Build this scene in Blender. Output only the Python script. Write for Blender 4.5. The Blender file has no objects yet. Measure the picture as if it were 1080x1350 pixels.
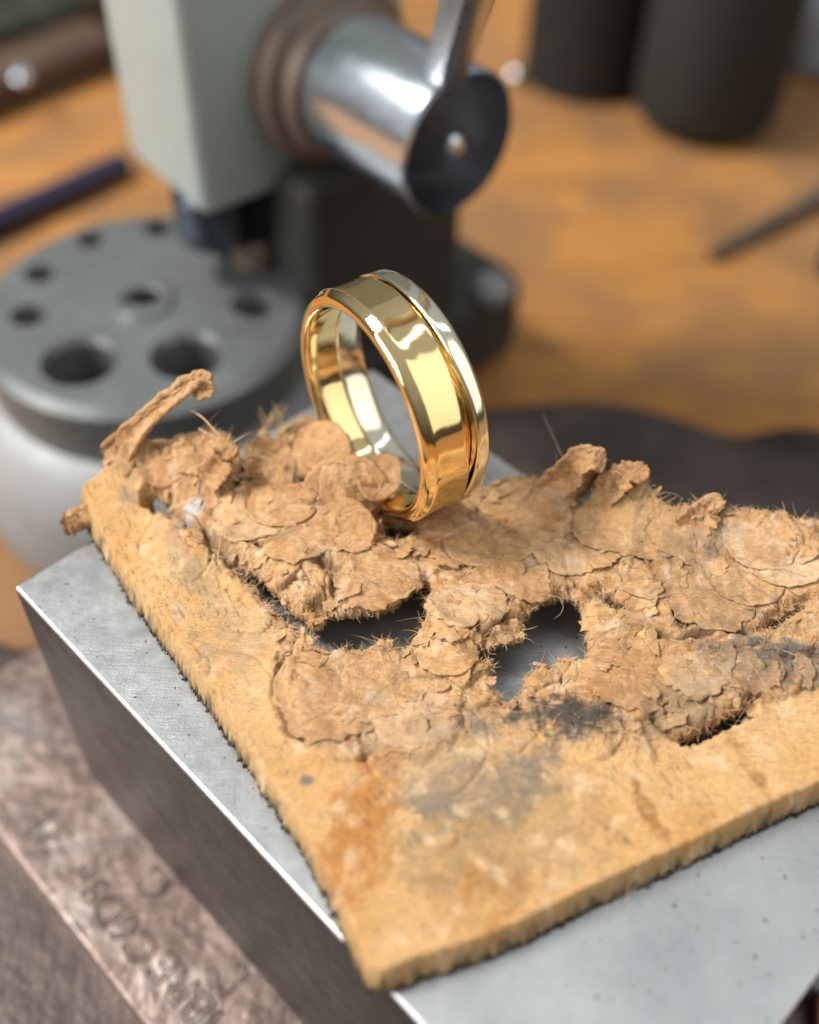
import bpy, math, random
import numpy as np
from mathutils import Vector, Matrix
random.seed(7)
rng = np.random.default_rng(11)
S = 0.001                                   # everything below is written in millimetres
C = bpy.context.scene.collection
scn = bpy.context.scene
PI = math.pi

# ------------------------------------------------------------------ camera
F, CW, CH, PITCH, ROLL, H0 = 1418.0, 1080.0, 1350.0, math.radians(47.64), math.radians(-1.937), 79.3
_f = np.array([0, math.cos(PITCH), -math.sin(PITCH)]); _r = np.array([1.0, 0, 0]); _d = np.cross(_f, _r)
_r2 = math.cos(ROLL)*_r + math.sin(ROLL)*_d
_d2 = -math.sin(ROLL)*_r + math.cos(ROLL)*_d
cam = bpy.data.cameras.new('camera'); camo = bpy.data.objects.new('camera', cam); C.objects.link(camo)
camo.matrix_world = Matrix(((_r2[0], -_d2[0], -_f[0], 0), (_r2[1], -_d2[1], -_f[1], 0), (_r2[2], -_d2[2], -_f[2], H0*S), (0, 0, 0, 1)))
cam.sensor_fit = 'HORIZONTAL'; cam.sensor_width = 36; cam.lens = F/CW*36
cam.clip_start = 0.005; cam.clip_end = 20
cam.dof.use_dof = True; cam.dof.focus_distance = 0.0925; cam.dof.aperture_fstop = 14.3
scn.camera = camo

def at(px, py, z=0.0):
    """the point (mm) of the horizontal plane z that is seen at a place measured in the photograph"""
    d = _r2*((px-CW/2)/F) + _d2*((py-CH/2)/F) + _f
    k = (z-H0)/d[2]
    return np.array([d[0]*k, d[1]*k, z])

# ------------------------------------------------------------------ world, lamps, exposure
w = bpy.data.worlds.new("World"); scn.world = w; w.use_nodes = True
nt = w.node_tree; bg = nt.nodes['Background']
tc = nt.nodes.new('ShaderNodeTexCoord'); sx = nt.nodes.new('ShaderNodeSeparateXYZ'); rp = nt.nodes.new('ShaderNodeValToRGB')
nt.links.new(tc.outputs['Generated'], sx.inputs[0])
mr = nt.nodes.new('ShaderNodeMapRange'); mr.inputs[1].default_value = -1; nt.links.new(sx.outputs['Z'], mr.inputs[0])
nt.links.new(mr.outputs[0], rp.inputs[0]); nt.links.new(rp.outputs[0], bg.inputs[0]); bg.inputs[1].default_value = .78
e = rp.color_ramp.elements
e[0].position = 0.0; e[0].color = (.06, .045, .035, 1)
e[1].position = 1.0; e[1].color = (.51, .53, .54, 1)
for p, c in ((.47, (.07, .06, .05, 1)), (.56, (.13, .12, .10, 1)), (.72, (.30, .31, .31, 1))):
    q = e.new(p); q.color = c

def area(name, az, el, dist, sx_, sy_, power, col, aim=(0, 60, 0), roll=0):
    l = bpy.data.lights.new(name, 'AREA'); l.shape = 'RECTANGLE'; l.size = sx_; l.size_y = sy_; l.energy = power; l.color = col
    o = bpy.data.objects.new(name, l); C.objects.link(o)
    az, el = math.radians(az), math.radians(el)
    d = Vector((math.cos(az)*math.cos(el), math.sin(az)*math.cos(el), math.sin(el)))
    o.location = Vector(aim)*S + d*dist
    o.rotation_mode = 'QUATERNION'
    o.rotation_quaternion = d.to_track_quat('Z', 'Y') @ Matrix.Rotation(roll, 4, 'Z').to_quaternion()
    return o
area('window_lamp', 170, 52, 1.3, .30, .25, 18.5, (1.0, .97, .92))
area('left_window_lamp', 206, 26, 1.5, .8, .8, 13.0, (1.0, .98, .95))
area('pale_panel_lamp', -20, 34, 1.6, 1.05, 1.8, 5.2, (1.0, .96, .86))
area('tube_lamp', 60, 74, 1.5, 1.2, .10, 1.0, (.80, .89, 1.0), roll=.7)
scn.view_settings.view_transform = 'Standard'; scn.view_settings.look = 'None'
scn.view_settings.exposure = 0.22; scn.view_settings.gamma = 1.0
scn.cycles.use_denoising = True
scn.cycles.max_bounces = 8

# ------------------------------------------------------------------ noise (numpy)
def _hash(ix, iy, seed):
    h = (ix.astype(np.int64)*374761393 + iy.astype(np.int64)*668265263 + seed*1442695041) & 0xffffffff
    h = ((h ^ (h >> 13))*1274126177) & 0xffffffff
    return (h ^ (h >> 16)) & 0xffffffff
def perlin(x, y, seed=0):
    ix, iy = np.floor(x), np.floor(y); fx, fy = x-ix, y-iy
    u, v = fx*fx*fx*(fx*(fx*6-15)+10), fy*fy*fy*(fy*(fy*6-15)+10)
    def g(dx, dy):
        a = _hash(ix+dx, iy+dy, seed)/4294967296.0*2*PI
        return np.cos(a)*(fx-dx) + np.sin(a)*(fy-dy)
    a, b, c, d = g(0, 0), g(1, 0), g(0, 1), g(1, 1)
    return (a+(b-a)*u + ((c+(d-c)*u)-(a+(b-a)*u))*v)*1.5
def fbm(x, y, seed=0, oct=4, gain=.5, ridge=False):
    s = 0; a = 1.0; t = 0
    for k in range(oct):
        n = perlin(x, y, seed+k*17)
        s = s + a*((1-2*np.abs(n)) if ridge else n); t += a; a *= gain; x = x*2.03+7.1; y = y*2.03-3.7
    return s/t
def sstep(a, b, x):
    t = np.clip((x-a)/(b-a), 0, 1); return t*t*(3-2*t)

# ------------------------------------------------------------------ mesh helpers
def link(name, me, mat=None, parent=None):
    o = bpy.data.objects.new(name, me); C.objects.link(o)
    if mat is not None: me.materials.append(mat)
    if parent is not None: o.parent = parent
    return o
def mesh(name, V, Fc, mat=None, parent=None, smooth=True, loc=None):
    me = bpy.data.meshes.new(name)
    V = np.asarray(V, float)*S
    if isinstance(Fc, np.ndarray):
        n = Fc.shape[1]; me.vertices.add(len(V)); me.vertices.foreach_set('co', V.astype(np.float32).ravel())
        me.loops.add(Fc.size); me.loops.foreach_set('vertex_index', Fc.astype(np.int32).ravel())
        me.polygons.add(len(Fc)); me.polygons.foreach_set('loop_start', np.arange(0, Fc.size, n, dtype=np.int32))
        me.update(calc_edges=True)
    else:
        me.from_pydata([tuple(v) for v in V], [], [tuple(int(i) for i in f) for f in Fc]); me.update()
    me.validate()
    me.polygons.foreach_set('use_smooth', [smooth]*len(me.polygons)); me.update()
    o = link(name, me, mat, parent)
    if loc is not None: o.location = Vector(loc)*S
    return o
def tag(o, label=None, cat=None, group=None, kind=None):
    if label: o['label'] = label
    if cat: o['category'] = cat
    if group: o['group'] = group
    if kind: o['kind'] = kind
    return o
def thing(name, label, cat, loc=(0, 0, 0), group=None):
    o = bpy.data.objects.new(name, None); C.objects.link(o); o.location = Vector(loc)*S; o.empty_display_size = .01
    return tag(o, label, cat, group)
def child(o, parent):
    """parent keeping the place"""
    o.parent = parent; o.matrix_parent_inverse = Matrix.Translation(-parent.location); return o
def bevel(o, wd, seg=3, ang=.6):
    m = o.modifiers.new('bevel', 'BEVEL'); m.width = wd*S; m.segments = seg; m.limit_method = 'ANGLE'; m.angle_limit = ang
    m.harden_normals = False
    return o
def prism(name, pts, z0, z1, mat, parent=None, bev=0, seg=3, smooth=True):
    n = len(pts); V = [(p[0], p[1], z0) for p in pts]+[(p[0], p[1], z1) for p in pts]
    ar = sum(pts[i][0]*pts[(i+1) % n][1]-pts[(i+1) % n][0]*pts[i][1] for i in range(n))
    if ar < 0: V = [(p[0], p[1], z0) for p in pts[::-1]]+[(p[0], p[1], z1) for p in pts[::-1]]
    Fc = [tuple(range(n-1, -1, -1)), tuple(range(n, 2*n))]+[(i, (i+1) % n, n+(i+1) % n, n+i) for i in range(n)]
    o = mesh(name, V, Fc, mat, parent, smooth)
    if bev: bevel(o, bev, seg)
    if smooth:
        m = o.modifiers.new('wn', 'WEIGHTED_NORMAL'); m.keep_sharp = False
    return o
def frame(d):
    d = np.array(d, float); d /= np.linalg.norm(d); u = np.cross(d, [0, 0, 1.0])
    if np.linalg.norm(u) < 1e-4: u = np.array([1.0, 0, 0])
    u /= np.linalg.norm(u); return d, u, np.cross(d, u)
def lathe(name, prof, c, d, mat, parent=None, n=64, closed=False, smooth=True):
    """prof: (distance along d, radius)"""
    d, u, v = frame(d); c = np.array(c, float); V = []; Fc = []; m = len(prof)
    for s, r in prof:
        for k in range(n):
            t = 2*PI*k/n; V.append(c+d*s+r*(math.cos(t)*u+math.sin(t)*v))
    for i in range(m if closed else m-1):
        j = (i+1) % m
        for k in range(n):
            l = (k+1) % n; Fc.append((i*n+k, i*n+l, j*n+l, j*n+k))
    o = mesh(name, V, Fc, mat, parent, smooth)
    if not closed:
        pass
    import bmesh
    bm = bmesh.new(); bm.from_mesh(o.data); bmesh.ops.remove_doubles(bm, verts=bm.verts, dist=1e-7); bmesh.ops.recalc_face_normals(bm, faces=bm.faces); bm.to_mesh(o.data); bm.free()
    o.data.polygons.foreach_set('use_smooth', [smooth]*len(o.data.polygons))
    if smooth:
        m2 = o.modifiers.new('es', 'EDGE_SPLIT'); m2.split_angle = math.radians(38)
    return o
def solid_cyl(name, c, d, r, L, mat, parent=None, bev=.4, n=64, r2=None):
    r2 = r if r2 is None else r2
    return lathe(name, [(0, 0.001), (0, r-bev), (bev, r), (L-bev, r2), (L, r2-bev), (L, 0.001)], c, d, mat, parent, n)

# ------------------------------------------------------------------ materials
def new_mat(name):
    m = bpy.data.materials.new(name); m.use_nodes = True; t = m.node_tree
    return m, t, t.nodes['Principled BSDF']
def nd(t, ty, **kw):
    n = t.nodes.new(ty)
    for k, v in kw.items(): setattr(n, k, v)
    return n
def coords(t, scale=1000.0, stretch=(1, 1, 1)):
    tc = nd(t, 'ShaderNodeTexCoord'); mp = nd(t, 'ShaderNodeMapping')
    mp.inputs['Scale'].default_value = [scale*k for k in stretch]
    t.links.new(tc.outputs['Object'], mp.inputs[0]); return mp.outputs[0]
def noise(t, co, sc, det=4, rough=.55, dist=0):
    n = nd(t, 'ShaderNodeTexNoise'); t.links.new(co, n.inputs['Vector'])
    n.inputs['Scale'].default_value = sc; n.inputs['Detail'].default_value = det; n.inputs['Roughness'].default_value = rough
    n.inputs['Distortion'].default_value = dist
    return n.outputs['Fac']
def ramp(t, fac, stops):
    r = nd(t, 'ShaderNodeValToRGB'); t.links.new(fac, r.inputs[0]); el = r.color_ramp.elements
    while len(el) < len(stops): el.new(.5)
    for q, (p, c) in zip(el, stops):
        q.position = p; q.color = (*c, 1) if len(c) == 3 else c
    return r.outputs[0]
def grey(*a): return [(p, (v, v, v)) for p, v in a]
def mixc(t, fac, a, b, mode='MIX'):
    m = nd(t, 'ShaderNodeMix', data_type='RGBA', blend_type=mode)
    for s, v in ((0, fac), (6, a), (7, b)):
        if hasattr(v, 'is_linked') or hasattr(v, 'links'): t.links.new(v, m.inputs[s])
        elif s == 0: m.inputs[0].default_value = v
        else: m.inputs[s].default_value = (*v, 1)
    return m.outputs[2]
def bump(t, b, h, dist=.05, strength=1.0, prev=None):
    n = nd(t, 'ShaderNodeBump'); n.inputs['Strength'].default_value = strength; n.inputs['Distance'].default_value = dist*S
    t.links.new(h, n.inputs['Height'])
    if prev is not None: t.links.new(prev, n.inputs['Normal'])
    if b is not None: t.links.new(n.outputs[0], b.inputs['Normal'])
    return n.outputs[0]

def simple(name, base, rough=.5, metal=0.0, var=.15, sc=.15, bmp=0.0, bsc=1.0, coat=0.0):
    m, t, b = new_mat(name); co = coords(t)
    f = noise(t, co, sc, 5, .6)
    lo = tuple(c*(1-var) for c in base); hi = tuple(min(1, c*(1+var)) for c in base)
    t.links.new(ramp(t, f, [(.3, lo), (.7, hi)]), b.inputs['Base Color'])
    b.inputs['Metallic'].default_value = metal
    t.links.new(ramp(t, noise(t, co, sc*3, 4), grey((.3, rough*.85), (.7, min(1, rough*1.15)))), b.inputs['Roughness'])
    if bmp: bump(t, b, noise(t, co, bsc, 4), bmp, 1.0)
    b.inputs['Coat Weight'].default_value = coat
    return m

def mat_block_top():
    m, t, b = new_mat('ground_steel'); co = coords(t)
    pits = ramp(t, noise(t, co, 1.35, 6, .75), grey((.30, 0.0), (.40, 1.0)))
    region = ramp(t, noise(t, co, .09, 3, .5), grey((.44, 1.0), (.58, .0)))
    pit2 = mixc(t, region, pits, (1, 1, 1))
    spk = ramp(t, noise(t, co, 1.5, 3, .5), grey((.27, 0.0), (.33, 1.0)))
    cl = ramp(t, noise(t, co, .12, 4, .6), [(.3, (.44, .455, .46)), (.55, (.54, .55, .55)), (.75, (.60, .61, .60))])
    c1 = mixc(t, pit2, (.10, .10, .10), cl); c2 = mixc(t, spk, (.12, .11, .10), c1)
    t.links.new(c2, b.inputs['Base Color']); b.inputs['Metallic'].default_value = .85
    t.links.new(ramp(t, noise(t, co, .5, 6, .7), grey((.3, .26), (.7, .42))), b.inputs['Roughness'])
    scr = noise(t, coords(t, 1000, (.2, 3, 1)), 1.6, 5, .7)
    scr2 = noise(t, coords(t, 1000, (5, .35, 1)), 1.0, 5, .7)
    n1 = bump(t, None, scr, .018); n2 = bump(t, None, scr2, .012, 1, n1)
    n3 = bump(t, None, noise(t, co, 4.0, 3, .6), .014, 1, n2)
    bump(t, b, noise(t, co, .12, 3), .04, 1, n3)
    return m
def mat_block_side():
    m, t, b = new_mat('blackened_steel'); co = coords(t)
    cl = ramp(t, noise(t, co, .10, 5, .65), [(.3, (.030, .027, .028)), (.7, (.044, .039, .040))])
    sp = ramp(t, noise(t, co, 3.0, 2), grey((.70, 0.0), (.76, 1.0)))
    t.links.new(mixc(t, sp, cl, (.3, .28, .27)), b.inputs['Base Color'])
    b.inputs['Metallic'].default_value = .5; b.inputs['Specular IOR Level'].default_value = .3
    t.links.new(ramp(t, noise(t, co, .3, 6, .7), grey((.3, .42), (.7, .54))), b.inputs['Roughness'])
    n1 = bump(t, None, noise(t, coords(t, 1000, (1, 1, .15)), 2.0, 5, .7), .02)
    bump(t, b, noise(t, co, 1.5, 5, .7), .03, 1, n1)
    return m
def mat_leather(name='tan_leather', attr=True, flap=False):
    m, t, b = new_mat(name); co = coords(t)
    if attr:
        at_ = nd(t, 'ShaderNodeVertexColor'); at_.layer_name = 'tint'; base = at_.outputs[0]
    else:
        base = ramp(t, noise(t, co, .35, 5, .65), [(.25, (.36, .19, .08)), (.5, (.58, .325, .145)), (.75, (.74, .47, .26))])
    torn_f = at_.outputs[1] if attr else 1.0
    v = ramp(t, noise(t, co, 2.2, 6, .75), grey((.25, .72), (.5, .98), (.8, 1.12)))
    c = mixc(t, 1.0, base, v, 'MULTIPLY')
    fl = ramp(t, noise(t, coords(t, 1000, (.40, 3.4, 1)), 1.9, 6, .72, 1.2), grey((.30, .55), (.46, .98), (.7, 1.16)))
    c = mixc(t, .62, c, fl, 'MULTIPLY')
    crk = ramp(t, noise(t, co, .16, 3, .4, .8), grey((.494, 1.0), (.499, .2), (.501, .2), (.506, 1.0)))
    crk = mixc(t, ramp(t, noise(t, co, .5, 2), grey((.48, .0), (.54, 1.0))), (1, 1, 1), crk)
    crk = mixc(t, torn_f, (1, 1, 1), crk)
    c = mixc(t, 1.0, c, mixc(t, crk, (.42, .34, .28), (1, 1, 1)), 'MULTIPLY')
    t.links.new(c, b.inputs['Base Color'])
    b.inputs['Roughness'].default_value = .72; b.inputs['Specular IOR Level'].default_value = .28
    b.inputs['Sheen Weight'].default_value = .05; b.inputs['Sheen Roughness'].default_value = .6; b.inputs['Sheen Tint'].default_value = (1, .85, .65, 1)
    n1 = bump(t, None, noise(t, coords(t, 1000, (.4, 3.4, 1)), 1.9, 6, .72, 1.2), .16)
    n2 = bump(t, None, noise(t, co, 5.5, 4, .7), .035, 1, n1)
    n3 = bump(t, None, crk, .08, 1, n2)
    bump(t, b, noise(t, co, 1.2, 5, .65), .14, 1, n3)
    return m
def mat_metal(name, col, rough, wob=.02, wsc=.25, fine=.004):
    m, t, b = new_mat(name); co = coords(t)
    b.inputs['Base Color'].default_value = (*col, 1); b.inputs['Metallic'].default_value = 1
    t.links.new(ramp(t, noise(t, co, .8, 4), grey((.3, rough*.9), (.7, rough*1.12))), b.inputs['Roughness'])
    n1 = bump(t, None, noise(t, co, wsc, 2), wob)
    n2 = bump(t, None, noise(t, coords(t, 1000, (.3, .5, 9)), 2.2, 5, .8), fine*1.5, 1, n1)
    bump(t, b, noise(t, co, 4, 3), fine, 1, n2)
    return m
def mat_wood():
    m, t, b = new_mat('bench_wood')
    co = coords(t); gr = coords(t, 1000, (.35, 3.0, 1))
    f = noise(t, gr, .05, 6, .65, 1.0)
    c = ramp(t, f, [(.25, (.25, .105, .030)), (.5, (.41, .185, .052)), (.75, (.50, .25, .075))])
    st = ramp(t, noise(t, co, .030, 4, .6, .4), grey((.42, 0.0), (.58, 1.0)))
    c = mixc(t, st, c, (.25, .13, .055))
    st2 = ramp(t, noise(t, co, .012, 3, .5), grey((.50, 0.0), (.62, .8)))
    c = mixc(t, st2, c, (.31, .165, .07))
    t.links.new(c, b.inputs['Base Color']); b.inputs['Roughness'].default_value = .6; b.inputs['Specular IOR Level'].default_value = .25
    bump(t, b, noise(t, gr, .3, 4), .15)
    return m
def mat_plate():
    m, t, b = new_mat('stamped_pewter'); co = coords(t)
    c = ramp(t, noise(t, co, .12, 5, .65), [(.3, (.135, .095, .083)), (.5, (.21, .155, .135)), (.72, (.32, .285, .265))])
    d = ramp(t, noise(t, co, .6, 5, .7), grey((.30, .5), (.5, 1.0)))
    t.links.new(mixc(t, 1, c, d, 'MULTIPLY'), b.inputs['Base Color']); b.inputs['Metallic'].default_value = .8
    b.inputs['Roughness'].default_value = .42
    n1 = bump(t, None, noise(t, co, .22, 4, .5, .8), .22)
    n2 = bump(t, None, noise(t, coords(t, 1000, (1, .35, 1)), 1.6, 4, .7, .6), .07, 1, n1)
    bump(t, b, noise(t, co, .16, 2), .5, 1, n2)
    return m
M = dict(
    top=mat_block_top(), side=mat_block_side(), leather=mat_leather(), flap=mat_leather('torn_leather', False),
    gold=mat_metal('yellow_gold', (1.0, .76, .385), .045, .09, .20, .0012), white=mat_metal('white_gold', (.95, .89, .71), .06, .08, .3, .002),
    chrome=mat_metal('chrome', (.80, .87, .98), .22, .004), wood=mat_wood(), plate=mat_plate(),
    fibre=simple('leather_fibre', (.78, .53, .30), .8, 0, .2, .3),
    paint=simple('grey_green_enamel', (.37, .435, .42), .42, 0, .06, .08, .05, .4, .2),
    paintd=simple('dark_grey_enamel', (.040, .038, .034), .68, 0, .15, .08, .05, .4),
    disc=simple('oiled_steel', (.17, .185, .185), .42, .5, .18, .10, .02, .8),
    base=simple('pale_cast_metal', (.30, .30, .30), .6, .2, .12, .05, .05, .5),
    slab=simple('dark_iron', (.075, .057, .050), .34, .7, .65, .05, .12, .5),
    face=simple('matt_grey_steel', (.095, .085, .078), .8, .2, .15, .2),
    brushed=simple('brushed_steel', (.66, .70, .73), .3, .9, .05, .2),
    edge_shade=simple('edge_shade_fibre', (.045, .036, .03), .9, 0, .4, .8),  # near black, so the fringe reads as edge shadow
    oil=simple('black_oiled_steel', (.10, .12, .15), .22, .9, .2, .2),
    groove=simple('stamped_stroke', (.055, .04, .034), .35, .6, .3, .3),
    black=simple('black_plastic', (.008, .006, .005), .8, 0, .2, .05),
    char=simple('charcoal_plastic', (.015, .015, .013), .75, 0, .15, .05),
    navy=simple('navy_lacquer', (.015, .012, .045), .35, 0, .1, .1),
    brass=simple('brown_bronze', (.27, .21, .175), .5, .5, .2, .1),
    blue=simple('pale_blue_plastic', (.42, .50, .62), .5, 0, .1, .05),
    green=simple('dark_green_cloth', (.013, .018, .007), .85, 0, .45, .03, .3, .3),
    brown=simple('dark_brown_wood', (.075, .045, .028), .6, 0, .3, .03),
    stick=simple('grey_brown_wood', (.10, .07, .05), .6, 0, .3, .1),
    red=simple('rusty_brown_metal', (.28, .12, .09), .45, .5, .3, .3, .2, .7),
    pit=simple('dark_bore', (.035, .033, .030), .6, .4, .2, .2),
)

# ------------------------------------------------------------------ bench and the slab
YA = math.radians(45.96)
A2 = np.array([math.cos(YA), math.sin(YA)]); B2 = np.array([math.sin(YA), -math.cos(YA)])
A0 = at(18, 773)[:2]
def ab(a, b): return A0 + A2*a + B2*b          # the block's own axes, from its left corner
BZ = -54.0
def wave_sheet(name, x0, x1, y0, y1, z, n, mat):
    xs = np.linspace(x0, x1, n); ys = np.linspace(y0, y1, n); X, Y = np.meshgrid(xs, ys)
    V = np.stack([X.ravel(), Y.ravel(), z+.25*perlin(X.ravel()/40, Y.ravel()/40, 3)], 1)
    i = np.arange(n*n).reshape(n, n); Fc = np.stack([i[:-1, :-1].ravel(), i[:-1, 1:].ravel(), i[1:, 1:].ravel(), i[1:, :-1].ravel()], 1)
    return mesh(name, V, Fc, mat)
tag(wave_sheet('bench_top', -600, 700, -400, 900, BZ, 60, M['wood']), kind='structure')

def slab_outline():
    P = [at(-140, 800, -42), at(0, 845, -42), at(42, 858, -42), at(150, 800, -42), at(330, 640, -42), at(500, 560, -42), at(600, 545, -42), at(690, 532, -42), at(760, 527, -42),
         at(840, 535, -42), at(910, 556, -42), at(968, 576, -42), at(1000, 568, -42), at(1045, 560, -42), at(1110, 570, -42)]
    P = [p[:2] for p in P]+[np.array([120, 118]), np.array([128, 40]), np.array([90, -60]), np.array([-60, -60]), np.array([-110, 0]), np.array([-100, 60])]
    for _ in range(2):                       # corner cutting
        Q = []
        for i in range(len(P)):
            a, b = P[i], P[(i+1) % len(P)]; Q += [a*.75+b*.25, a*.25+b*.75]
        P = Q
    return P
tag(prism('iron_slab', slab_outline(), BZ-.5, -41, M['slab'], bev=2.2, seg=4), 'dark worn iron slab with rounded rim lying on the bench under the stamped plate and the block', 'metal slab')

# stamped plate under the block, with letters punched in it
pl = thing('stamped_plate', 'pinkish grey metal plate with stamped letters under the steel block', 'metal plate', (*ab(10, 20), -41))
def abpoly(l): return [ab(a, b) for a, b in l]
n = 26; pts = [(-11.5+.05*math.sin(k*1.3), -18+k*4.7) for k in range(n)]
pts = [(-10.5, -21)]+pts+[(60, 100), (60, -6), (30, -12), (4, -21)]
child(prism('plate_body', abpoly(pts), -41.2, -36.15, M['plate'], bev=.6, seg=3), pl)

# letters: sunk outlines made as fine raised burrs round the stamped strokes
def stamp(txt, px, py, size, rot, mat):
    cu = bpy.data.curves.new('stamped_lettering', 'FONT'); cu.body = txt; cu.size = size*S; cu.fill_mode = 'NONE'
    cu.bevel_depth = .10*S; cu.bevel_resolution = 1; cu.align_x = 'CENTER'; cu.align_y = 'CENTER'; cu.space_character = 1.02
    o = bpy.data.objects.new('tmp', cu); C.objects.link(o)
    dg = bpy.context.evaluated_depsgraph_get(); me = bpy.data.meshes.new_from_object(o.evaluated_get(dg))
    bpy.data.objects.remove(o)
    me.name = 'stamped_lettering'; me.materials.clear()
    r = link('stamped_lettering', me, mat); p = at(px, py, -36.13)
    r.location = Vector(p)*S; r.rotation_euler = (0, 0, rot); child(r, pl); return r
RB = YA-PI/2
RP = RB+PI
stamp('31', 66, 1092, 5.6, RP, M['groove'])
stamp('S', 128, 1140, 5.2, RP, M['groove'])
stamp('C', 205, 1166, 4.8, RP, M['groove'])
stamp('C6D3', 158, 1212, 4.6, RP, M['groove'])
stamp('IBRE', 246, 1308, 4.8, RP, M['groove'])
stamp('L', 312, 1290, 4.2, RP, M['groove'])

# red-brown plate and pale chip seen at the lower right corner
q = at(1062, 1335, -34)
tag(prism('rusty_plate', [q[:2]+v for v in (np.array([-1, -9]), np.array([1.4, 2.3]), np.array([16, 0]), np.array([14, -14]))], -36.1, -33.6, M['red'], bev=.4), 'red brown rusty metal plate beyond the right side of the block', 'metal plate')
q = at(1080, 1308, -33)
tag(prism('metal_chip', [q[:2]+v for v in (np.array([-1.2, .6]), np.array([.6, 2.6]), np.array([4.2, .8]), np.array([2.4, -1.6]))], -33.55, -32.4, M['base'], bev=.3), 'pale metal chip lying on the red brown plate at the right edge', 'metal chip')

# ------------------------------------------------------------------ steel bench block
bl = thing('bench_block', 'square edged steel bench block with bright ground top carrying the leather scrap', 'steel block', (*ab(23, 35), -36))
LA, LB, HB = 45.7, 71.2, 36.0
o = prism('block_body', abpoly([(0, 0), (LA, 0), (LA, LB), (0, LB)]), -36.1, 0, M['side'])
o.data.materials.append(M['top'])
for p in o.data.polygons:
    if p.normal.z > .9: p.material_index = 1
o.modifiers.remove(o.modifiers[0]); bevel(o, .32, 4); m_ = o.modifiers.new('wn', 'WEIGHTED_NORMAL')
o.modifiers['bevel'].material = 1
child(o, bl)

# ------------------------------------------------------------------ the leather scrap
# control points of the top surface: photo place and height above the block
CP = [(103, 645, 4.6), (125, 690, 3.6), (160, 755, 3.2), (230, 850, 3.2), (280, 930, 3.2), (340, 1020, 3.2), (400, 1115, 3.2), (440, 1195, 3.2), (480, 1285, 3.2),
      (600, 1235, 3.2), (700, 1190, 3.2), (800, 1140, 3.2), (900, 1090, 3.2), (1000, 1045, 3.3), (1100, 1000, 3.4), (600, 1100, 3.3), (750, 1050, 3.3), (450, 1050, 3.2), (900, 980, 3.4),
      (130, 622, 5.4), (165, 575, 8.2), (185, 560, 8.8), (230, 578, 8.6), (280, 572, 9.0), (308, 596, 8.4), (300, 640, 5.8), (240, 608, 7.0), (190, 620, 5.9), (210, 645, 4.4), (260, 690, 4.6), (200, 700, 3.3),
      (345, 560, 6.8), (400, 548, 5.0), (340, 600, 6.2), (400, 600, 6.0), (335, 650, 5.6), (400, 680, 5.4), (350, 720, 4.8), (430, 740, 4.8), (400, 770, 4.6),
      (470, 690, 4.8), (430, 640, 5.4), (540, 700, 3.4), (600, 690, 3.8), (530, 670, 3.0), (480, 640, 3.6),
      (300, 770, 3.2), (350, 830, 3.1), (390, 870, 3.2), (480, 780, 4.5), (540, 760, 4.2), (480, 870, 2.9), (420, 900, 3.2), (560, 880, 2.8), (600, 830, 4.0),
      (622, 652, 4.2), (660, 640, 4.6), (700, 645, 5.4), (740, 622, 8.0), (775, 608, 9.4), (800, 630, 8.4), (840, 632, 8.2), (790, 668, 5.4), (860, 665, 6.8), (880, 685, 5.8), (930, 672, 7.0), (985, 682, 6.6), (1040, 684, 6.6), (1100, 700, 6.4),
      (680, 700, 4.6), (650, 740, 4.4), (740, 730, 4.5), (720, 780, 4.2), (640, 820, 4.4), (820, 720, 5.0), (900, 720, 5.4), (970, 740, 5.6), (1060, 740, 5.8), (880, 800, 4.6), (820, 800, 4.2),
      (1000, 810, 4.4), (1060, 820, 4.4), (720, 890, 2.9), (800, 870, 3.8), (850, 900, 3.8), (950, 900, 4.0), (1060, 900, 3.6), (560, 960, 3.5), (700, 960, 3.4)]
cp = np.array([at(*c) for c in CP])
def tps_fit(P, lam=.6):
    n = len(P); d = np.linalg.norm(P[:, None, :2]-P[None, :, :2], axis=-1); K = np.where(d > 0, d*d*np.log(d+1e-12), 0)+lam*np.eye(n)
    A = np.zeros((n+3, n+3)); A[:n, :n] = K; A[:n, n] = 1; A[:n, n+1:] = P[:, :2]; A[n:, :n] = A[:n, n:].T
    return np.linalg.solve(A, np.r_[P[:, 2], 0, 0, 0])
TW = tps_fit(cp)
def tps(x, y):
    out = TW[-3]+TW[-2]*x+TW[-1]*y
    for (cx, cy, _), w_ in zip(cp, TW[:-3]):
        d2 = (x-cx)**2+(y-cy)**2; out = out + w_*.5*d2*np.log(d2+1e-12)
    return out
def plan(l, z=None):
    o = []
    for p in l:
        if len(p) == 3: o.append(at(*p)[:2]); continue
        q = at(p[0], p[1], 3.5 if z is None else z)
        if z is None:
            for _ in range(4): q = at(p[0], p[1], float(np.clip(tps(q[0], q[1]), 0, 12)))
        o.append(q[:2])
    return np.array(o)
def poly_sdf(x, y, P):
    """inside distance positive"""
    d = np.full(x.shape, 1e9); ins = np.zeros(x.shape, bool); n = len(P)
    for i in range(n):
        a, b = P[i], P[(i+1) % n]; e_ = b-a
        t = np.clip(((x-a[0])*e_[0]+(y-a[1])*e_[1])/(e_@e_+1e-12), 0, 1)
        d = np.minimum(d, (x-a[0]-t*e_[0])**2+(y-a[1]-t*e_[1])**2)
        c = (a[1] > y) != (b[1] > y)
        if a[1] != b[1]: ins ^= c & (x < (b[0]-a[0])*(y-a[1])/(b[1]-a[1])+a[0])
    d = np.sqrt(d); return np.where(ins, d, -d)
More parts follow.
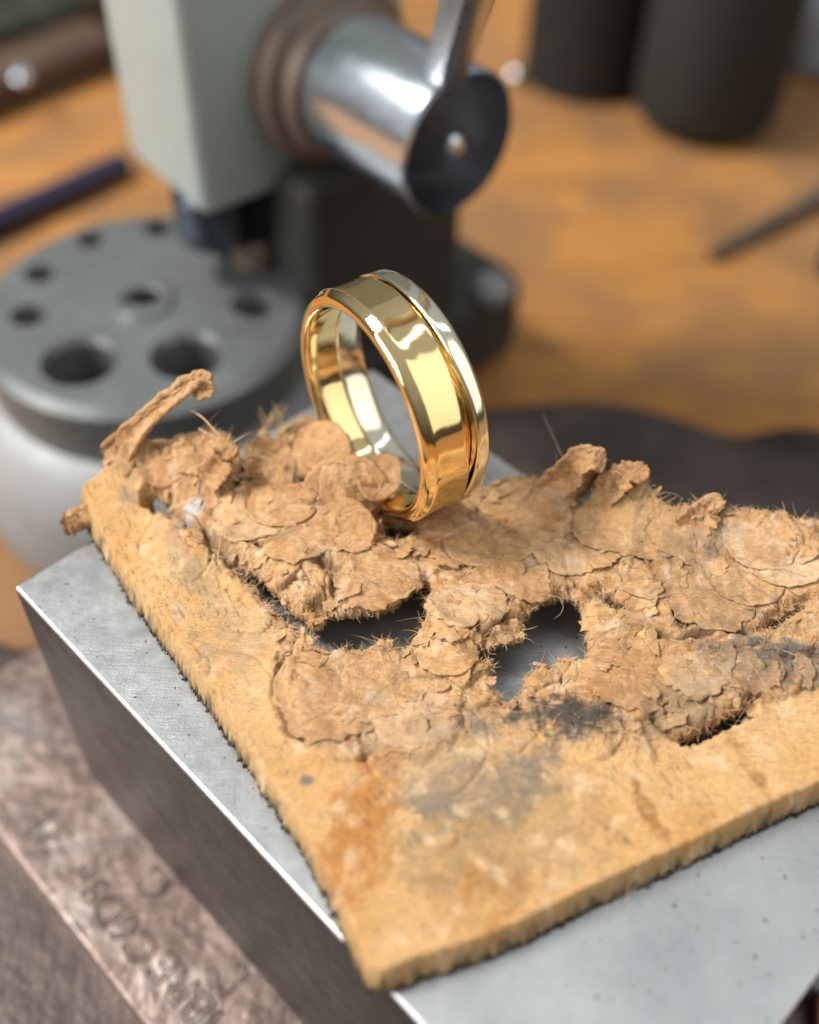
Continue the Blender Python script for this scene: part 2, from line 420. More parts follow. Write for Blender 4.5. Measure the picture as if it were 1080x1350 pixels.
def line_d(x, y, P):
    d = np.full(x.shape, 1e9)
    for i in range(len(P)-1):
        a, b = P[i], P[i+1]; e_ = b-a; t = np.clip(((x-a[0])*e_[0]+(y-a[1])*e_[1])/(e_@e_+1e-12), 0, 1)
        d = np.minimum(d, (x-a[0]-t*e_[0])**2+(y-a[1]-t*e_[1])**2)
    return np.sqrt(d)

OUT = [(101, 648, 3.5), (128, 622, 5.0), (160, 574, 8.0), (172, 562, 8.7), (198, 584, 8.2), (228, 588, 8.0), (252, 576, 8.6), (278, 562, 9.2), (300, 572, 9.0), (319, 602, 8.4), (312, 622, 7.5), (306, 648, 5.8),
       (322, 636, 6.0), (326, 600, 6.4), (345, 563, 6.8), (362, 570, 6.6), (378, 556, 6.0), (410, 548, 5.4), (470, 560, 4.2), (540, 600, 4.0), (600, 648, 4.0), (628, 648, 4.4), (645, 640, 4.6), (668, 630, 4.8), (690, 636, 5.2), (712, 634, 6.2),
       (733, 618, 7.8), (752, 611, 8.8), (765, 604, 9.4), (790, 608, 9.2), (797, 622, 8.8), (812, 628, 8.4), (836, 623, 8.2), (853, 640, 7.6), (858, 658, 6.8), (880, 676, 6.0), (905, 672, 6.6), (925, 664, 7.2), (940, 668, 7.0), (950, 686, 6.2),
       (985, 676, 6.6), (1040, 680, 6.6), (1080, 690, 6.4), (1200, 740, 6.0), (1260, 900, 3.2), (1240, 990, 3.2), (1080, 1062, 0), (1000, 1096, 0), (905, 1143, 0), (800, 1190, 0), (700, 1240, 0), (620, 1275, 0), (560, 1292, 0), (518, 1309, 0), (500, 1312, 0), (478, 1296, 0.6),
       (436, 1200, 0), (395, 1122, 0), (335, 1030, 0), (275, 938, 0), (225, 868, 0), (175, 800, 0), (140, 740, .3), (120, 702, 1.2)]
HOLES = [
    [(408, 832), (425, 822), (436, 806), (470, 806), (500, 808), (520, 797), (538, 782), (548, 772), (560, 782), (563, 802), (556, 830), (550, 852), (532, 858), (516, 843), (500, 838), (490, 850), (470, 858), (450, 852), (430, 860), (418, 852)],
    [(640, 858), (668, 846), (690, 838), (694, 815), (705, 800), (728, 787), (748, 785), (765, 797), (773, 818), (776, 862), (757, 872), (748, 858), (732, 872), (712, 876), (694, 888), (682, 920), (668, 924), (652, 905), (654, 880)],
    [(306, 742), (330, 752), (352, 770), (378, 798), (398, 812), (412, 832), (400, 834), (382, 818), (360, 800), (338, 775), (318, 760)],
    [(788, 783), (806, 790), (824, 804), (832, 812), (822, 811), (800, 797)],
    [(488, 694), (505, 686), (540, 694), (556, 700), (530, 712), (508, 712), (492, 706)],
    [(386, 622), (402, 628), (420, 634), (404, 640), (390, 634)],
    [(618, 856), (636, 850), (650, 858), (640, 870), (624, 866)],
    [(552, 768), (562, 766), (566, 776), (556, 778)],
    [(902, 970), (930, 958), (960, 944), (988, 930), (986, 937), (950, 954), (925, 967), (906, 976)],
    [(1012, 824), (1036, 808), (1064, 797), (1060, 806), (1036, 816), (1018, 830)],
    [(753, 678), (760, 668), (780, 660), (798, 656), (800, 664), (778, 668), (760, 680)],
    [(192, 658), (205, 652), (222, 658), (228, 672), (216, 672), (204, 668)],
]
TORN = [(120, 600), (195, 650), (215, 690), (250, 730), (300, 760), (345, 810), (360, 862), (366, 900), (378, 945), (420, 985), (470, 1000), (520, 1010), (590, 985), (640, 950), (700, 930), (740, 980), (800, 1000), (860, 990),
        (900, 975), (990, 930), (1060, 900), (1200, 880), (1250, 700), (900, 600), (700, 560), (300, 480), (150, 520)]
# round punched chips overlapping one another: photo place, radius (mm), radius ratio, lift, tilt along a direction, crispness
CH_ = [(225, 620, 4.6, 1, .5, .15, 2.4), (270, 600, 4.0, 1, .3, .12, 1.0), (180, 600, 3.2, 1, .4, .1, 3.0), (262, 690, 3.0, .9, .4, .10, 2.2), (300, 668, 3.3, 1, .3, .1, .4),
       (325, 700, 3.8, .9, .5, .08, 3.6), (372, 655, 3.4, 1, .4, .1, 1.2), (350, 610, 3.0, 1, .2, .1, 1.7), (395, 715, 4.0, 1, .35, .1, 4.4), (440, 745, 2.8, 1, .3, .1, 2.6), (360, 745, 3.2, .8, .4, .12, 5.0),
       (496, 765, 4.6, .85, 1.0, .12, 4.9), (480, 735, 3.2, .9, .5, .08, .6), (560, 735, 3.6, .9, .3, .06, 4.0), (650, 718, 4.6, .75, .55, .07, 4.8), (612, 790, 3.9, .95, .8, .12, 4.6), (585, 700, 4.0, 1, .2, .05, 2.0),
       (690, 680, 4.2, 1, .3, .08, 1.2), (700, 740, 3.4, 1, .3, .08, 5.4), (730, 690, 3.6, 1, .35, .06, .3), (670, 775, 3.2, 1, .5, .1, 4.8), (745, 735, 3.6, .9, .35, .1, 3.9), (700, 770, 3.4, .9, .4, .1, 4.6),
       (810, 700, 4.8, .9, .55, .10, 4.2), (848, 705, 4.6, .95, .5, .08, 3.6), (790, 745, 3.4, 1, .3, .1, 5.2), (900, 700, 4.4, 1, .45, .1, .2), (870, 760, 3.8, .9, .3, .1, 2.0), (930, 795, 4.6, .9, .6, .08, 4.7), (905, 770, 5.6, .9, .3, .06, 5.0),
       (985, 760, 4.2, .9, .4, .1, 4.4), (1035, 742, 4.6, .85, .8, .1, 4.9), (1000, 715, 4.0, 1, .3, .06, 1.5), (1070, 790, 3.6, .9, .5, .1, 5.2), (980, 820, 3.6, .8, .4, .1, 4.2), (850, 820, 4.0, .9, .45, .1, 3.6),
       (800, 830, 3.0, 1, .4, .1, 2.5), (835, 890, 4.4, .95, .5, .06, 3.2), (880, 870, 3.8, 1, .3, .08, 4.8), (915, 900, 3.6, 1, .35, .08, .2), (790, 905, 3.0, 1, .3, .1, 2.0), (960, 880, 3.8, .9, .3, .08, 5.0),
       (1010, 870, 4.0, .9, .35, .08, 4.2), (1060, 860, 3.6, .9, .3, .08, 4.9), (515, 905, 4.6, .92, .45, .08, 3.5), (519, 902, 2.7, .95, .30, .12, 2.9), (545, 950, 4.4, .9, .15, .05, 4.4), (470, 935, 5.2, .9, .25, .05, 3.9),
       (460, 900, 4.0, .9, .3, .1, 3.0), (580, 880, 3.4, .9, .4, .1, 4.4), (610, 900, 3.2, .9, .4, .12, 4.8), (590, 840, 3.2, .85, .5, .1, 5.3), (560, 970, 5.6, .9, .08, .03, 4.6), (700, 905, 2.8, 1, .4, .1, 2.6), (430, 860, 3.0, .9, .3, .1, 1.2), (410, 905, 3.2, 1, .25, .1, 3.4),
       (760, 950, 4.0, .9, .2, .06, 4.0), (660, 940, 4.0, .8, .12, .06, 4.9)]
CR = [([(370, 870), (366, 920), (385, 965), (430, 985), (470, 978)], .35, .35), ([(432, 885), (455, 915), (480, 935), (500, 940)], .3, .28), ([(575, 940), (620, 935), (660, 930), (690, 935)], .35, .3), ([(590, 985), (560, 1005), (500, 1005)], .12, .2),
      ([(900, 975), (870, 960), (850, 930)], .4, .3), ([(985, 930), (1000, 890), (1040, 870), (1075, 868)], .5, .35), ([(790, 905), (850, 925), (905, 935), (950, 920)], .3, .3), ([(870, 1000), (850, 960)], .2, .3),
      ([(1010, 830), (980, 840), (950, 830)], .5, .35), ([(925, 870), (960, 868), (1000, 862)], .4, .3), ([(205, 655), (240, 690), (285, 720), (310, 745)], .9, .5), ([(560, 775), (590, 810), (620, 830), (650, 840)], 1.0, .35), ([(420, 742), (445, 755), (440, 790), (415, 800)], 1.0, .5),
      ([(395, 702), (345, 725), (310, 712)], .5, .25), ([(800, 662), (830, 660), (850, 655)], .8, .4), ([(665, 700), (700, 695), (730, 705)], .8, .35), ([(840, 735), (865, 755), (880, 790), (900, 830)], .5, .4), ([(860, 840), (900, 852), (935, 838)], .8, .3),
      ([(890, 815), (915, 832), (950, 825)], .5, .25), ([(640, 800), (680, 830), (640, 850)], .3, .3), ([(780, 1010), (840, 1045), (860, 1080)], .06, .3), ([(660, 1010), (740, 1000), (790, 1015)], .1, .25)]
# grime, patches, a painted glint (albedo): place, half sizes (mm), turn, colour, strength
ST = [(620, 1050, 5.5, 3.0, .3, (.22, .175, .125), .7), (570, 1060, 2.0, 1.6, 0, (.27, .22, .165), .75), (690, 1035, 4.0, 2.0, .8, (.20, .17, .14), .75), (745, 945, 4.5, 1.9, .1, (.07, .062, .055), .95), (770, 955, 3.4, 1.3, .6, (.09, .08, .07), .8), (712, 1010, 1.8, .8, .3, (.26, .21, .16), .7),
      (640, 962, 2.8, .9, 0, (.27, .22, .165), .7), (560, 935, 1.0, 3.0, .3, (.42, .33, .24), .5), (475, 1090, 2.4, 6.5, -.2, (.50, .20, .045), .85), (625, 1180, 4.2, 2.6, .2, (.50, .21, .05), .85), (590, 1120, 5.0, 3.0, .5, (.36, .26, .13), .5), (700, 1105, 7.0, 4.0, .4, (.42, .27, .13), .55),
      (600, 1000, 8.0, 4.0, 0, (.42, .30, .19), .55), (880, 900, 4.0, 5.0, .4, (.42, .24, .09), .55), (850, 905, 4.0, 3.5, 0, (.56, .28, .09), .5), (980, 880, 4.0, 2.6, .2, (.22, .20, .165), .65), (1005, 870, 4.5, 1.5, .1, (.14, .13, .12), .8), (1050, 885, 3.5, 2.0, .3, (.20, .18, .15), .7), (900, 930, 4.5, 2.4, .4, (.30, .23, .15), .6),
      (820, 690, 4.5, 3.0, .2, (.46, .29, .12), .6), (850, 720, 5.0, 3.5, .3, (.44, .28, .13), .6), (905, 730, 3.4, 2.2, 1.0, (.20, .14, .09), .75), (940, 800, 4.2, 3.0, .1, (.36, .24, .13), .65), (935, 710, 2.0, 2.6, .1, (.30, .24, .2), .6), (650, 715, 4.2, 2.2, .1, (.40, .23, .09), .6), (600, 680, 3.8, 2.0, .3, (.50, .30, .12), .4), (310, 845, 4.0, 3.0, .6, (.44, .32, .19), .5),
      (265, 775, 4.0, 1.6, -.8, (.46, .33, .19), .6), (235, 730, 4.5, 1.0, -.9, (.34, .25, .16), .45), (170, 655, 1.0, .7, 0, (.36, .29, .24), .6), (405, 1028, .7, .45, 0, (.15, .15, .17), .8), (378, 1018, .5, .4, 0, (.12, .12, .15), .9), (250, 682, 1.6, 1.0, .8, (.74, .70, .70), .85), (235, 805, .8, 1.2, .6, (.62, .52, .45), .3), (492, 925, 1.3, .7, -.6, (.70, .60, .52), .7),  # the greyish white spot is a glint put into the colour
      (985, 1005, .55, 4.2, .45, (.38, .17, .05), .95), (860, 1078, .6, 3.2, .35, (.40, .18, .05), .95), (1040, 760, 3.0, 1.2, .1, (.80, .60, .38), .7), (330, 980, 5, 3, .5, (.68, .44, .22), .4), (560, 1230, 6, 2.4, .4, (.72, .45, .21), .5), (970, 1010, 7, 3, .5, (.74, .47, .22), .5), (790, 1000, 4, 2, .5, (.74, .46, .21), .5)]

st = .135
gx = np.arange(-40, 47, st); gy = np.arange(22, 92, st)
X, Y = np.meshgrid(gx, gy); x0, y0 = X.ravel(), Y.ravel()
OP = plan(OUT)
cheap = poly_sdf(x0, y0, OP) > -1.5
idx = np.where(cheap)[0]; x, y = x0[idx], y0[idx]
base = np.clip(tps(x, y), 2.2, 12.5)
tornm = sstep(-.8, .8, poly_sdf(x+.9*fbm(x/3, y/3, 91), y+.9*fbm(x/3, y/3, 92), plan(TORN)))
# distance to the outline and to the holes, made ragged
rag = .28*fbm(x/1.1, y/1.1, 5, 3)+.18*perlin(x/.55, y/.55, 9)+.05*perlin(x/.25, y/.25, 12)
d_s = poly_sdf(x, y, OP)+.10*fbm(x/2.2, y/2.2, 6, 3)
d_out = d_s+rag*(.75+.7*tornm)
d_hole = np.full(x.shape, 9.0)
for h in HOLES:
    d_hole = np.minimum(d_hole, -poly_sdf(x, y, plan(h))+rag*1.15+.10*perlin(x/.5, y/.5, 77))
d = np.minimum(d_out, d_hole)
under = np.maximum(base-3.3, 0.03)
under = np.where(base < 4.4, .03, under-(1.07)*np.clip(1-(base-4.4)/2, 0, 1)); under = np.maximum(under, .03)
tn2 = sstep(.2, .8, tornm)*sstep(0, 2.5, d_out)
thin = 1.05+.35*fbm(x/2, y/2, 19, 2)
under = np.maximum(under, under*(1-tn2)+(base-thin-.5*(1-np.exp(-d_hole/3)))*tn2)
z = base.copy()
# lumps
z += tornm*(.45*fbm(x/4.5, y/4.5, 21, 2)+.22*fbm(x/1.6, y/1.6, 22, 3))
z += (1-tornm)*(.10*fbm(x/6, y/6, 23, 2)+.05*fbm(x/1.3, y/1.3, 24, 3))
chipid = np.zeros(x.shape); edge_pale = np.zeros(x.shape); groove = np.zeros(x.shape); chipin = np.zeros(x.shape)
wx, wy = x+.30*fbm(x/1.8, y/1.8, 31, 3), y+.30*fbm(x/1.8, y/1.8, 32, 3)
lst = list(CH_)
for k in range(46):
    u_ = rng.random(2); lst.insert(rng.integers(0, 30), (200+u_[0]*860, 600+u_[1]*340, 1.8+rng.random()*2.2, .7+.3*rng.random(), .15+.3*rng.random(), .05+.12*rng.random(), rng.random()*6.28))
for k, (px, py, r, rt, lift, tl, az) in enumerate(lst):
    c = plan([(px, py)])[0]; near = (abs(x-c[0]) < r*1.6) & (abs(y-c[1]) < r*1.6)
    if not near.any(): continue
    xx, yy = wx[near]-c[0], wy[near]-c[1]; tw = rng.random()*3
    cu, cv = xx*math.cos(tw)+yy*math.sin(tw), (-xx*math.sin(tw)+yy*math.cos(tw))/rt
    dd = np.hypot(cu, cv)/r; dz = z[near]; cen = np.hypot(xx, yy) < .8*r
    zc = np.median(dz[cen]) if cen.any() else 4
    tz = (xx*math.cos(az)+yy*math.sin(az))*tl
    plane = zc+lift*.42+tz*1.3+.30*(1-dd*dd)+.25*(dz-zc)+ (base[near]-float(tps(c[0], c[1])))*.75
    if k % 3 == 0: plane = plane+.10*np.sin(7*(xx*math.cos(az+1)+yy*math.sin(az+1)+.5*dd))*(1-dd)
    soft = .04 if k % 2 else .09
    m_ = sstep(1.0, 1.0-soft, dd)*(.25+.75*tornm[near])
    dz = dz+(plane-dz)*m_
    dz -= .30*np.exp(-((dd-1.01)/.026)**2)*sstep(-.5,.5,fbm(xx/1.5+k,yy/1.5,k,2)+.25)*(.55+.45*tornm[near])
    chipin[near] = np.maximum(chipin[near], m_*(.6+.4*(k%3>0)))
    groove[near] = np.maximum(groove[near]*(1-m_*.8), np.exp(-((dd-1.01)/.028)**2))
    z[near] = dz; edge_pale[near] = np.maximum(edge_pale[near]*(1-m_), np.exp(-((dd-.95)/.05)**2))
f_ = 2.6*fbm(x/5+.25*fbm(x/1.2, y/1.2, 45, 3), y/5+.25*fbm(x/1.2, y/1.2, 46, 3), 47, 4)+.35*(1-np.clip(d_hole, 0, 2)/2)+10
fr = f_-np.floor(f_); ter = np.floor(f_)-10+sstep(0, .05, fr)+.35*(fr-1)
z += tornm*(1-.6*np.clip(chipin, 0, 1))*.20*ter
groove = np.maximum(groove, np.exp(-((fr-.0)/.05)**2)*(1-np.clip(chipin, 0, 1)))
z = base+.85*np.tanh((z-base)/.85)
grime = np.zeros(x.shape)
for P, dep, wd in CR:
    l = line_d(x+.35*fbm(x/1.2, y/1.2, 41, 3), y+.35*fbm(x/1.2, y/1.2, 42, 3), plan(P))
    z -= dep*np.exp(-(l/wd)**2)*.9; z += .35*dep*np.exp(-((l-wd*2.4)/(wd*1.2))**2); grime = np.maximum(grime, np.exp(-(l/(wd*1.3))**2)*min(1, dep*2))
# fibrous relief of the torn flesh: streaks that follow a slowly turning direction
th = 1.6*fbm(x/7, y/7, 51, 2)+.8
su, sv = x*np.cos(th)+y*np.sin(th), -x*np.sin(th)+y*np.cos(th)
fib = fbm(su/1.5, sv/.30, 52, 3, .6, True)
rgh = tornm*(1-.72*np.clip(chipin, 0, 1)); patch = sstep(-.1, .35, fbm(x/3.2, y/3.2, 58, 3))
rgh = np.maximum(rgh, tornm*patch*.8)
z += rgh*(.17*(fib-.3)+.10*fbm(x/.5, y/.5, 53, 2)+.16*fbm(x/1.1, y/1.1, 57, 3, .6, True))+tornm*(.07*(fib-.3)+.035*fbm(x/.9, y/.9, 59, 2))
z += (1-tornm)*(.022*fbm(su/.8, sv/.26, 54, 2, .6, True)+.015*perlin(x/.3, y/.3, 55))
near_e = np.exp(-np.clip(d, 0, 9)/.9)
z += near_e*(.20*fbm(x/.55, y/.55, 61, 3)*(.35+.65*tornm)+.12*tornm)
# thin ragged lips round the holes, rough near-vertical cut walls at the outline
T = z-under
T = np.where(d_hole < d_out, T*(.50+.50*sstep(0, .9, d_hole)), T)
de = np.where(tornm > .5, d_out, .9*d_s+.1*d_out+.05)
lip = np.where(d_hole < d_out, .45+.55*sstep(-.02, .14, d_hole), np.where(tornm > .5, .4+.6*sstep(-.02, .2, d_out), np.clip(de/.75, 0.04, 1)**.6))
ztop = under+.02+np.maximum(T, .5)*lip
# keep clear of the ring
RC = np.array([-4.82, 70.54, H0-64.46]); RA = np.array([math.cos(math.radians(35.06)), math.sin(math.radians(35.06)), 0]); RU = np.array([RA[1], -RA[0], 0])
s_ = (x-RC[0])*RA[0]+(y-RC[1])*RA[1]; t_ = (x-RC[0])*RU[0]+(y-RC[1])*RU[1]
zr = RC[2]-np.sqrt(np.maximum(11.15**2-t_**2, 0))-.03
inr = (s_ > -.35) & (s_ < 6.6) & (np.abs(t_) < 10.5)
ztop = np.where(inr, np.minimum(ztop, np.maximum(zr, under+.3)), ztop)
# wall roughness sideways
zw = .16*near_e*fbm(ztop*2.1+(x-y)/2, (x+y)/.9, 79, 3)
calm = 1-.75*(1-tornm)*(d_out < d_hole)
al = (x*.8+y*.6)/.7; zw = np.where(calm < .5, .20*np.exp(-np.clip(d_s, 0, 9)/.5)*fbm(ztop*1.7+5, al, 78, 4, .6), zw)
jx = zw*.8+calm*.10*perlin(x/.33, y/.33, 71)*(.4+near_e*1.2)+.04*perlin(x/.15+ztop*3, y/.15, 73); jy = -zw*.9+calm*.10*perlin(x/.33, y/.33, 72)*(.4+near_e*1.2)+.04*perlin(x/.15, y/.15+ztop*3, 74)
inside = d > 0
# colours (albedo)
def lerp(a, b, f): return a+(np.array(b)-a)*f[:, None]
col = np.zeros((len(x), 3)); col[:] = (.72, .415, .175)
n1 = fbm(x/5, y/5, 81, 4); n2 = fbm(x/1.2, y/1.2, 82, 3)
col = lerp(col, (.60, .31, .10), sstep(.05, .45, n1)*.6); col = lerp(col, (.74, .49, .25), sstep(.05, .45, -n1)*.6)
tc_ = np.zeros_like(col); tc_[:] = (.66, .37, .165)
tc_ = lerp(tc_, (.80, .53, .30), sstep(0, .4, n2)*.7); tc_ = lerp(tc_, (.40, .20, .075), sstep(.05, .4, -fbm(x/2.2, y/2.2, 83, 3))*.7)
tc_ = lerp(tc_, (.74, .50, .28), np.clip(edge_pale, 0, 1)*.5); tc_ = lerp(tc_, (.74, .48, .24), sstep(.25, .8, fib)*.35)
tc_ = lerp(tc_, (.46, .215, .065), sstep(.08, .4, fbm(x/3.4, y/3.4, 95, 4))*.75); tc_ = lerp(tc_, (.84, .60, .42), sstep(.12, .4, fbm(x/1.7+9, y/1.7, 96, 4))*.7)
tc_ = lerp(tc_, (.30, .17, .08), sstep(.22, .5, fbm(x/1.0, y/1.0, 97, 4))*.6)
col = col*(1-tornm[:, None])+tc_*tornm[:, None]
for px, py, rx, ry, tw, cc, k in ST:
    c = plan([(px, py)])[0]; xx, yy = x-c[0], y-c[1]; u_, v_ = xx*math.cos(tw)+yy*math.sin(tw), -xx*math.sin(tw)+yy*math.cos(tw)
    q = (u_/rx)**2+(v_/ry)**2; col = lerp(col, cc, k*sstep(1.6, .05, q+2.2*fbm(x/1.6, y/1.6, int(px), 4)+.5*perlin(x/.3, y/.3, int(py))))
col = lerp(col, (.16, .10, .055), np.clip(grime, 0, 1)*.6)
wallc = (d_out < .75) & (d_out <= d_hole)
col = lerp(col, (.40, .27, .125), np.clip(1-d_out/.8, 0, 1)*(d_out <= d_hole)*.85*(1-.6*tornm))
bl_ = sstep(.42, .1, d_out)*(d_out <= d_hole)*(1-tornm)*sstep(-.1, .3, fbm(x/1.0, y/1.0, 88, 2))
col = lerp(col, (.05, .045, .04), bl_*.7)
col = lerp(col, (.30, .17, .08), np.clip(groove, 0, 1)*.75*tornm)
col = col*(1-.22*(sstep(0,.5,fbm(x/2.6, y/2.6, 84, 4))*tornm)[:, None])
wr = fbm((x*.5-y*.87)/1.5, (x*.87+y*.5)/.22, 87, 3, .6)   # fine creases across the left strip
wrm = (1-tornm)*sstep(.05, .35, fbm(x/5, y/5, 89, 2)+.5*sstep(60, 20, np.hypot(x+27, y-62)*3))
col = col*(1-.6*(sstep(.12, .45, wr)*wrm)[:, None])
pale = (1-tornm)*sstep(.15, .5, fbm(x/2.5, y/2.5, 94, 4)); col = lerp(col, (.84, .60, .37), pale*.6)
grimy = sstep(.15, .5, fbm(x/3, y/3, 86, 4))*.35*tornm; col = lerp(col, (.28, .19, .11), grimy)
col = np.clip(col, .02, .9)

ls = thing('leather_scrap', 'torn tan leather scrap with punched chips and two holes draped over the steel block', 'leather', (0, 60, 0))
full = np.full(x0.shape, -1); keep = np.zeros(x0.shape, bool); keep[idx] = inside
ny, nx = X.shape; K = keep.reshape(ny, nx); q = K[:-1, :-1] & K[:-1, 1:] & K[1:, 1:] & K[1:, :-1]
ii = np.arange(nx*ny).reshape(ny, nx)
quads = np.stack([ii[:-1, :-1][q], ii[:-1, 1:][q], ii[1:, 1:][q], ii[1:, :-1][q]], 1)
used = np.unique(quads); full[used] = np.arange(len(used))
inv = np.full(x0.shape, -1); inv[idx] = np.arange(len(idx)); sel = inv[used]
Vt = np.stack([x[sel]+jx[sel], y[sel]+jy[sel], ztop[sel]], 1); nV = len(used)
Vb = np.stack([x[sel]+jx[sel], y[sel]+jy[sel], under[sel]], 1)
Q = full[quads]; Qb = Q[:, ::-1]+nV
ed = np.concatenate([Q[:, [0, 1]], Q[:, [1, 2]], Q[:, [2, 3]], Q[:, [3, 0]]]); key = ed[:, 0]*nV+ed[:, 1]; rev = ed[:, 1]*nV+ed[:, 0]
bd = ed[~np.isin(key, rev)]; Qs = np.stack([bd[:, 1], bd[:, 0], bd[:, 0]+nV, bd[:, 1]+nV], 1)
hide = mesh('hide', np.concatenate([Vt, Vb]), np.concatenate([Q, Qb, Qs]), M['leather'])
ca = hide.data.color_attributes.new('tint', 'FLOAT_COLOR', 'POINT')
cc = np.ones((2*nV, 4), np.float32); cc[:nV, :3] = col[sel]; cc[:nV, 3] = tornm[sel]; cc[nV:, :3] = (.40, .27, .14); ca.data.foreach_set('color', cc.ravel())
child(hide, ls)
def top_at(px_, py_):
    i = int(round((px_-gx[0])/st)); j = int(round((py_-gy[0])/st))
    if 0 <= i < nx and 0 <= j < ny and inv[j*nx+i] >= 0: return float(ztop[inv[j*nx+i]])
    return 3.0

# separate chips that stand proud: warped round flaps of leather
def flap(px, py, zc, r, rt, nrm, thick=.55, cup=.35, seed=0, cut=None, name='leather_flap'):
    """a round chip, its centre at height zc, facing nrm"""
    c = at(px, py, zc); nr, u, v = frame(nrm); R_, T_ = 26, 72; V = []; Fc = []
    for side in (1, -1):
        for i in range(R_+1):
            rr = i/R_
            for k in range(T_):
                t = 2*PI*k/T_; rad = r*(1+.05*math.sin(2*t+seed)+.03*math.sin(5*t+seed*2))
                a_, b_ = rr*rad*math.cos(t), rr*rad*rt*math.sin(t)
                V.append((a_, b_, side, rr))
    V = np.array(V); a_, b_, sd, rr = V.T
    jag = 1+.05*fbm(a_*1.6+seed*9, b_*1.6, seed+3, 3)*sstep(.7, 1, rr); a_, b_ = a_*jag, b_*jag
    h = cup*(a_*a_+b_*b_)/(r*r)*.9+.12*fbm(a_/1.3+seed*5, b_/1.3, seed, 3)+.05*fbm(a_/.35, b_/1.2, seed+8, 3, .6, True)*(sd > 0)
    h = h+.07*np.sin(a_*4+seed+1.4*np.sin(b_*1.2))*np.exp(-((rr-.55)/.3)**2)*(sd > 0)
    th = thick*.5*np.where(rr > .97, .25, 1.0)*(1+.4*fbm(a_/.6, b_/.6, seed+20, 2))
    P = c+a_[:, None]*u+b_[:, None]*v+(h+sd*th)[:, None]*nr
    N = (R_+1)*T_
    for s0, fl in ((0, False), (N, True)):
        for i in range(R_):
            for k in range(T_):
                l = (k+1) % T_; f = (s0+i*T_+k, s0+(i+1)*T_+k, s0+(i+1)*T_+l, s0+i*T_+l); Fc.append(f if not fl else f[::-1])
    for k in range(T_):
        l = (k+1) % T_; Fc.append((R_*T_+k, N+R_*T_+k, N+R_*T_+l, R_*T_+l))
    o = mesh(name, P, Fc, M['flap']); child(o, ls); return o
flap(430, 602, 6.9, 3.5, .86, (-.35, -.45, .8), .5, .3, 2)
flap(424, 588, 7.9, 3.1, .86, (-.40, -.40, .8), .45, -.5, 1)
flap(452, 655, 5.6, 4.0, .95, (-.10, -.75, .65), .6, .3, 5)
flap(466, 640, 7.2, 3.2, .9, (.15, -.70, .75), .6, -.4, 3)
flap(455, 700, 5.4, 3.2, .9, (-.2, -.45, .85), .6, .3, 4)
flap(500, 632, 6.9, 3.0, .62, (.30, -.15, .94), .4, .45, 6)
flap(655, 755, 5.3, 2.6, .42, (.05, -.25, .95), .22, .25, 7)

# rolled strips: curled end at the upper left, small roll under the left corner
def strip(path, wd, th, seed, curl=.5, n=80, m=18, up=(.25, -.35, .9)):
    """a thin torn ribbon of hide, cupped across its width, with ragged margins"""
    P = np.array([at(*p) for p in path]); t = np.linspace(0, len(P)-1, n)
    Q = np.stack([np.interp(t, range(len(P)), P[:, k]) for k in range(3)], 1)
    for _ in range(25): Q[1:-1] = (Q[:-2]+Q[1:-1]*2+Q[2:])/4
    U = np.linspace(-1, 1, m); top = []; low = []
    for i in range(n):
        tg = Q[min(i+1, n-1)]-Q[max(i-1, 0)]; tg /= np.linalg.norm(tg); e1 = np.cross(tg, up); e1 /= np.linalg.norm(e1); e2 = np.cross(e1, tg); e2 *= np.sign(e2[2]+1e-9)
        f_ = i/(n-1); w_ = np.interp(f_, np.linspace(0, 1, len(wd)), wd)*.5
        if f_ > .9: w_ *= math.sqrt(max(.05, 1-((f_-.9)/.1)**2))
        I = np.full(m, i/7.0); ragL = 1+.22*fbm(I, np.zeros(m)+seed, seed, 4)*2; ragR = 1+.22*fbm(I, np.zeros(m)+seed+5, seed+1, 4)*2
        uu = np.where(U < 0, U*ragL, U*ragR); ang = uu*curl*1.5
        off = e1[None]*(w_*np.sin(ang)/(curl*1.5))[:, None]+e2[None]*(w_*(1-np.cos(ang))/(curl*1.5))[:, None]
        nz = (.16*fbm(I*1.5, U*2.2, seed+3, 4)+.10*fbm(I*4, U*3, seed+7, 3, .6, True))
        tk = th*.5*(1-.75*np.abs(U)**6)*(1+.5*fbm(I*2, U*3, seed+9, 3))
        nn = e2[None]*np.cos(ang)[:, None]-e1[None]*np.sin(ang)[:, None]
        top.append(Q[i]+off+nn*(nz+tk)[:, None]); low.append(Q[i]+off+nn*(nz*.6-tk)[:, None])
    V = np.concatenate([np.concatenate(top), np.concatenate(low)]); N = n*m; Fc = []
    for i in range(n-1):
        for j in range(m-1):
            a_ = i*m+j; Fc.append((a_, a_+1, a_+m+1, a_+m)); Fc.append((N+a_, N+a_+m, N+a_+m+1, N+a_+1))
        for j, sg in ((0, 1), (m-1, -1)):
            a_ = i*m+j; Fc.append((a_, a_+m, N+a_+m, N+a_) if sg > 0 else (a_, N+a_, N+a_+m, a_+m))
    for i in (0, n-1):
        for j in range(m-1):
            a_ = i*m+j; Fc.append((a_, N+a_, N+a_+1, a_+1) if i == 0 else (a_, a_+1, N+a_+1, N+a_))
    o = mesh('curled_strip', V, Fc, M['flap']); child(o, ls); return o
strip([(158, 600, 6.0), (178, 572, 8.4), (198, 550, 10.4), (224, 528, 12), (248, 508, 13.2), (266, 498, 13.8), (277, 508, 13.4)], [4.4, 3.4, 2.6, 2.3, 2.2, 2.2, 2.0, 1.5], .7, 3, .9)
strip([(272, 502, 14.0), (270, 514, 13.2), (258, 524, 12.4)], [1.8, 2.0, 1.0], .5, 8, .5)
strip([(128, 672, 2.6), (108, 682, 1.9), (92, 690, 1.6), (83, 692, 1.5)], [2.4, 2.4, 2.2, 2.0], 1.5, 12, .35)
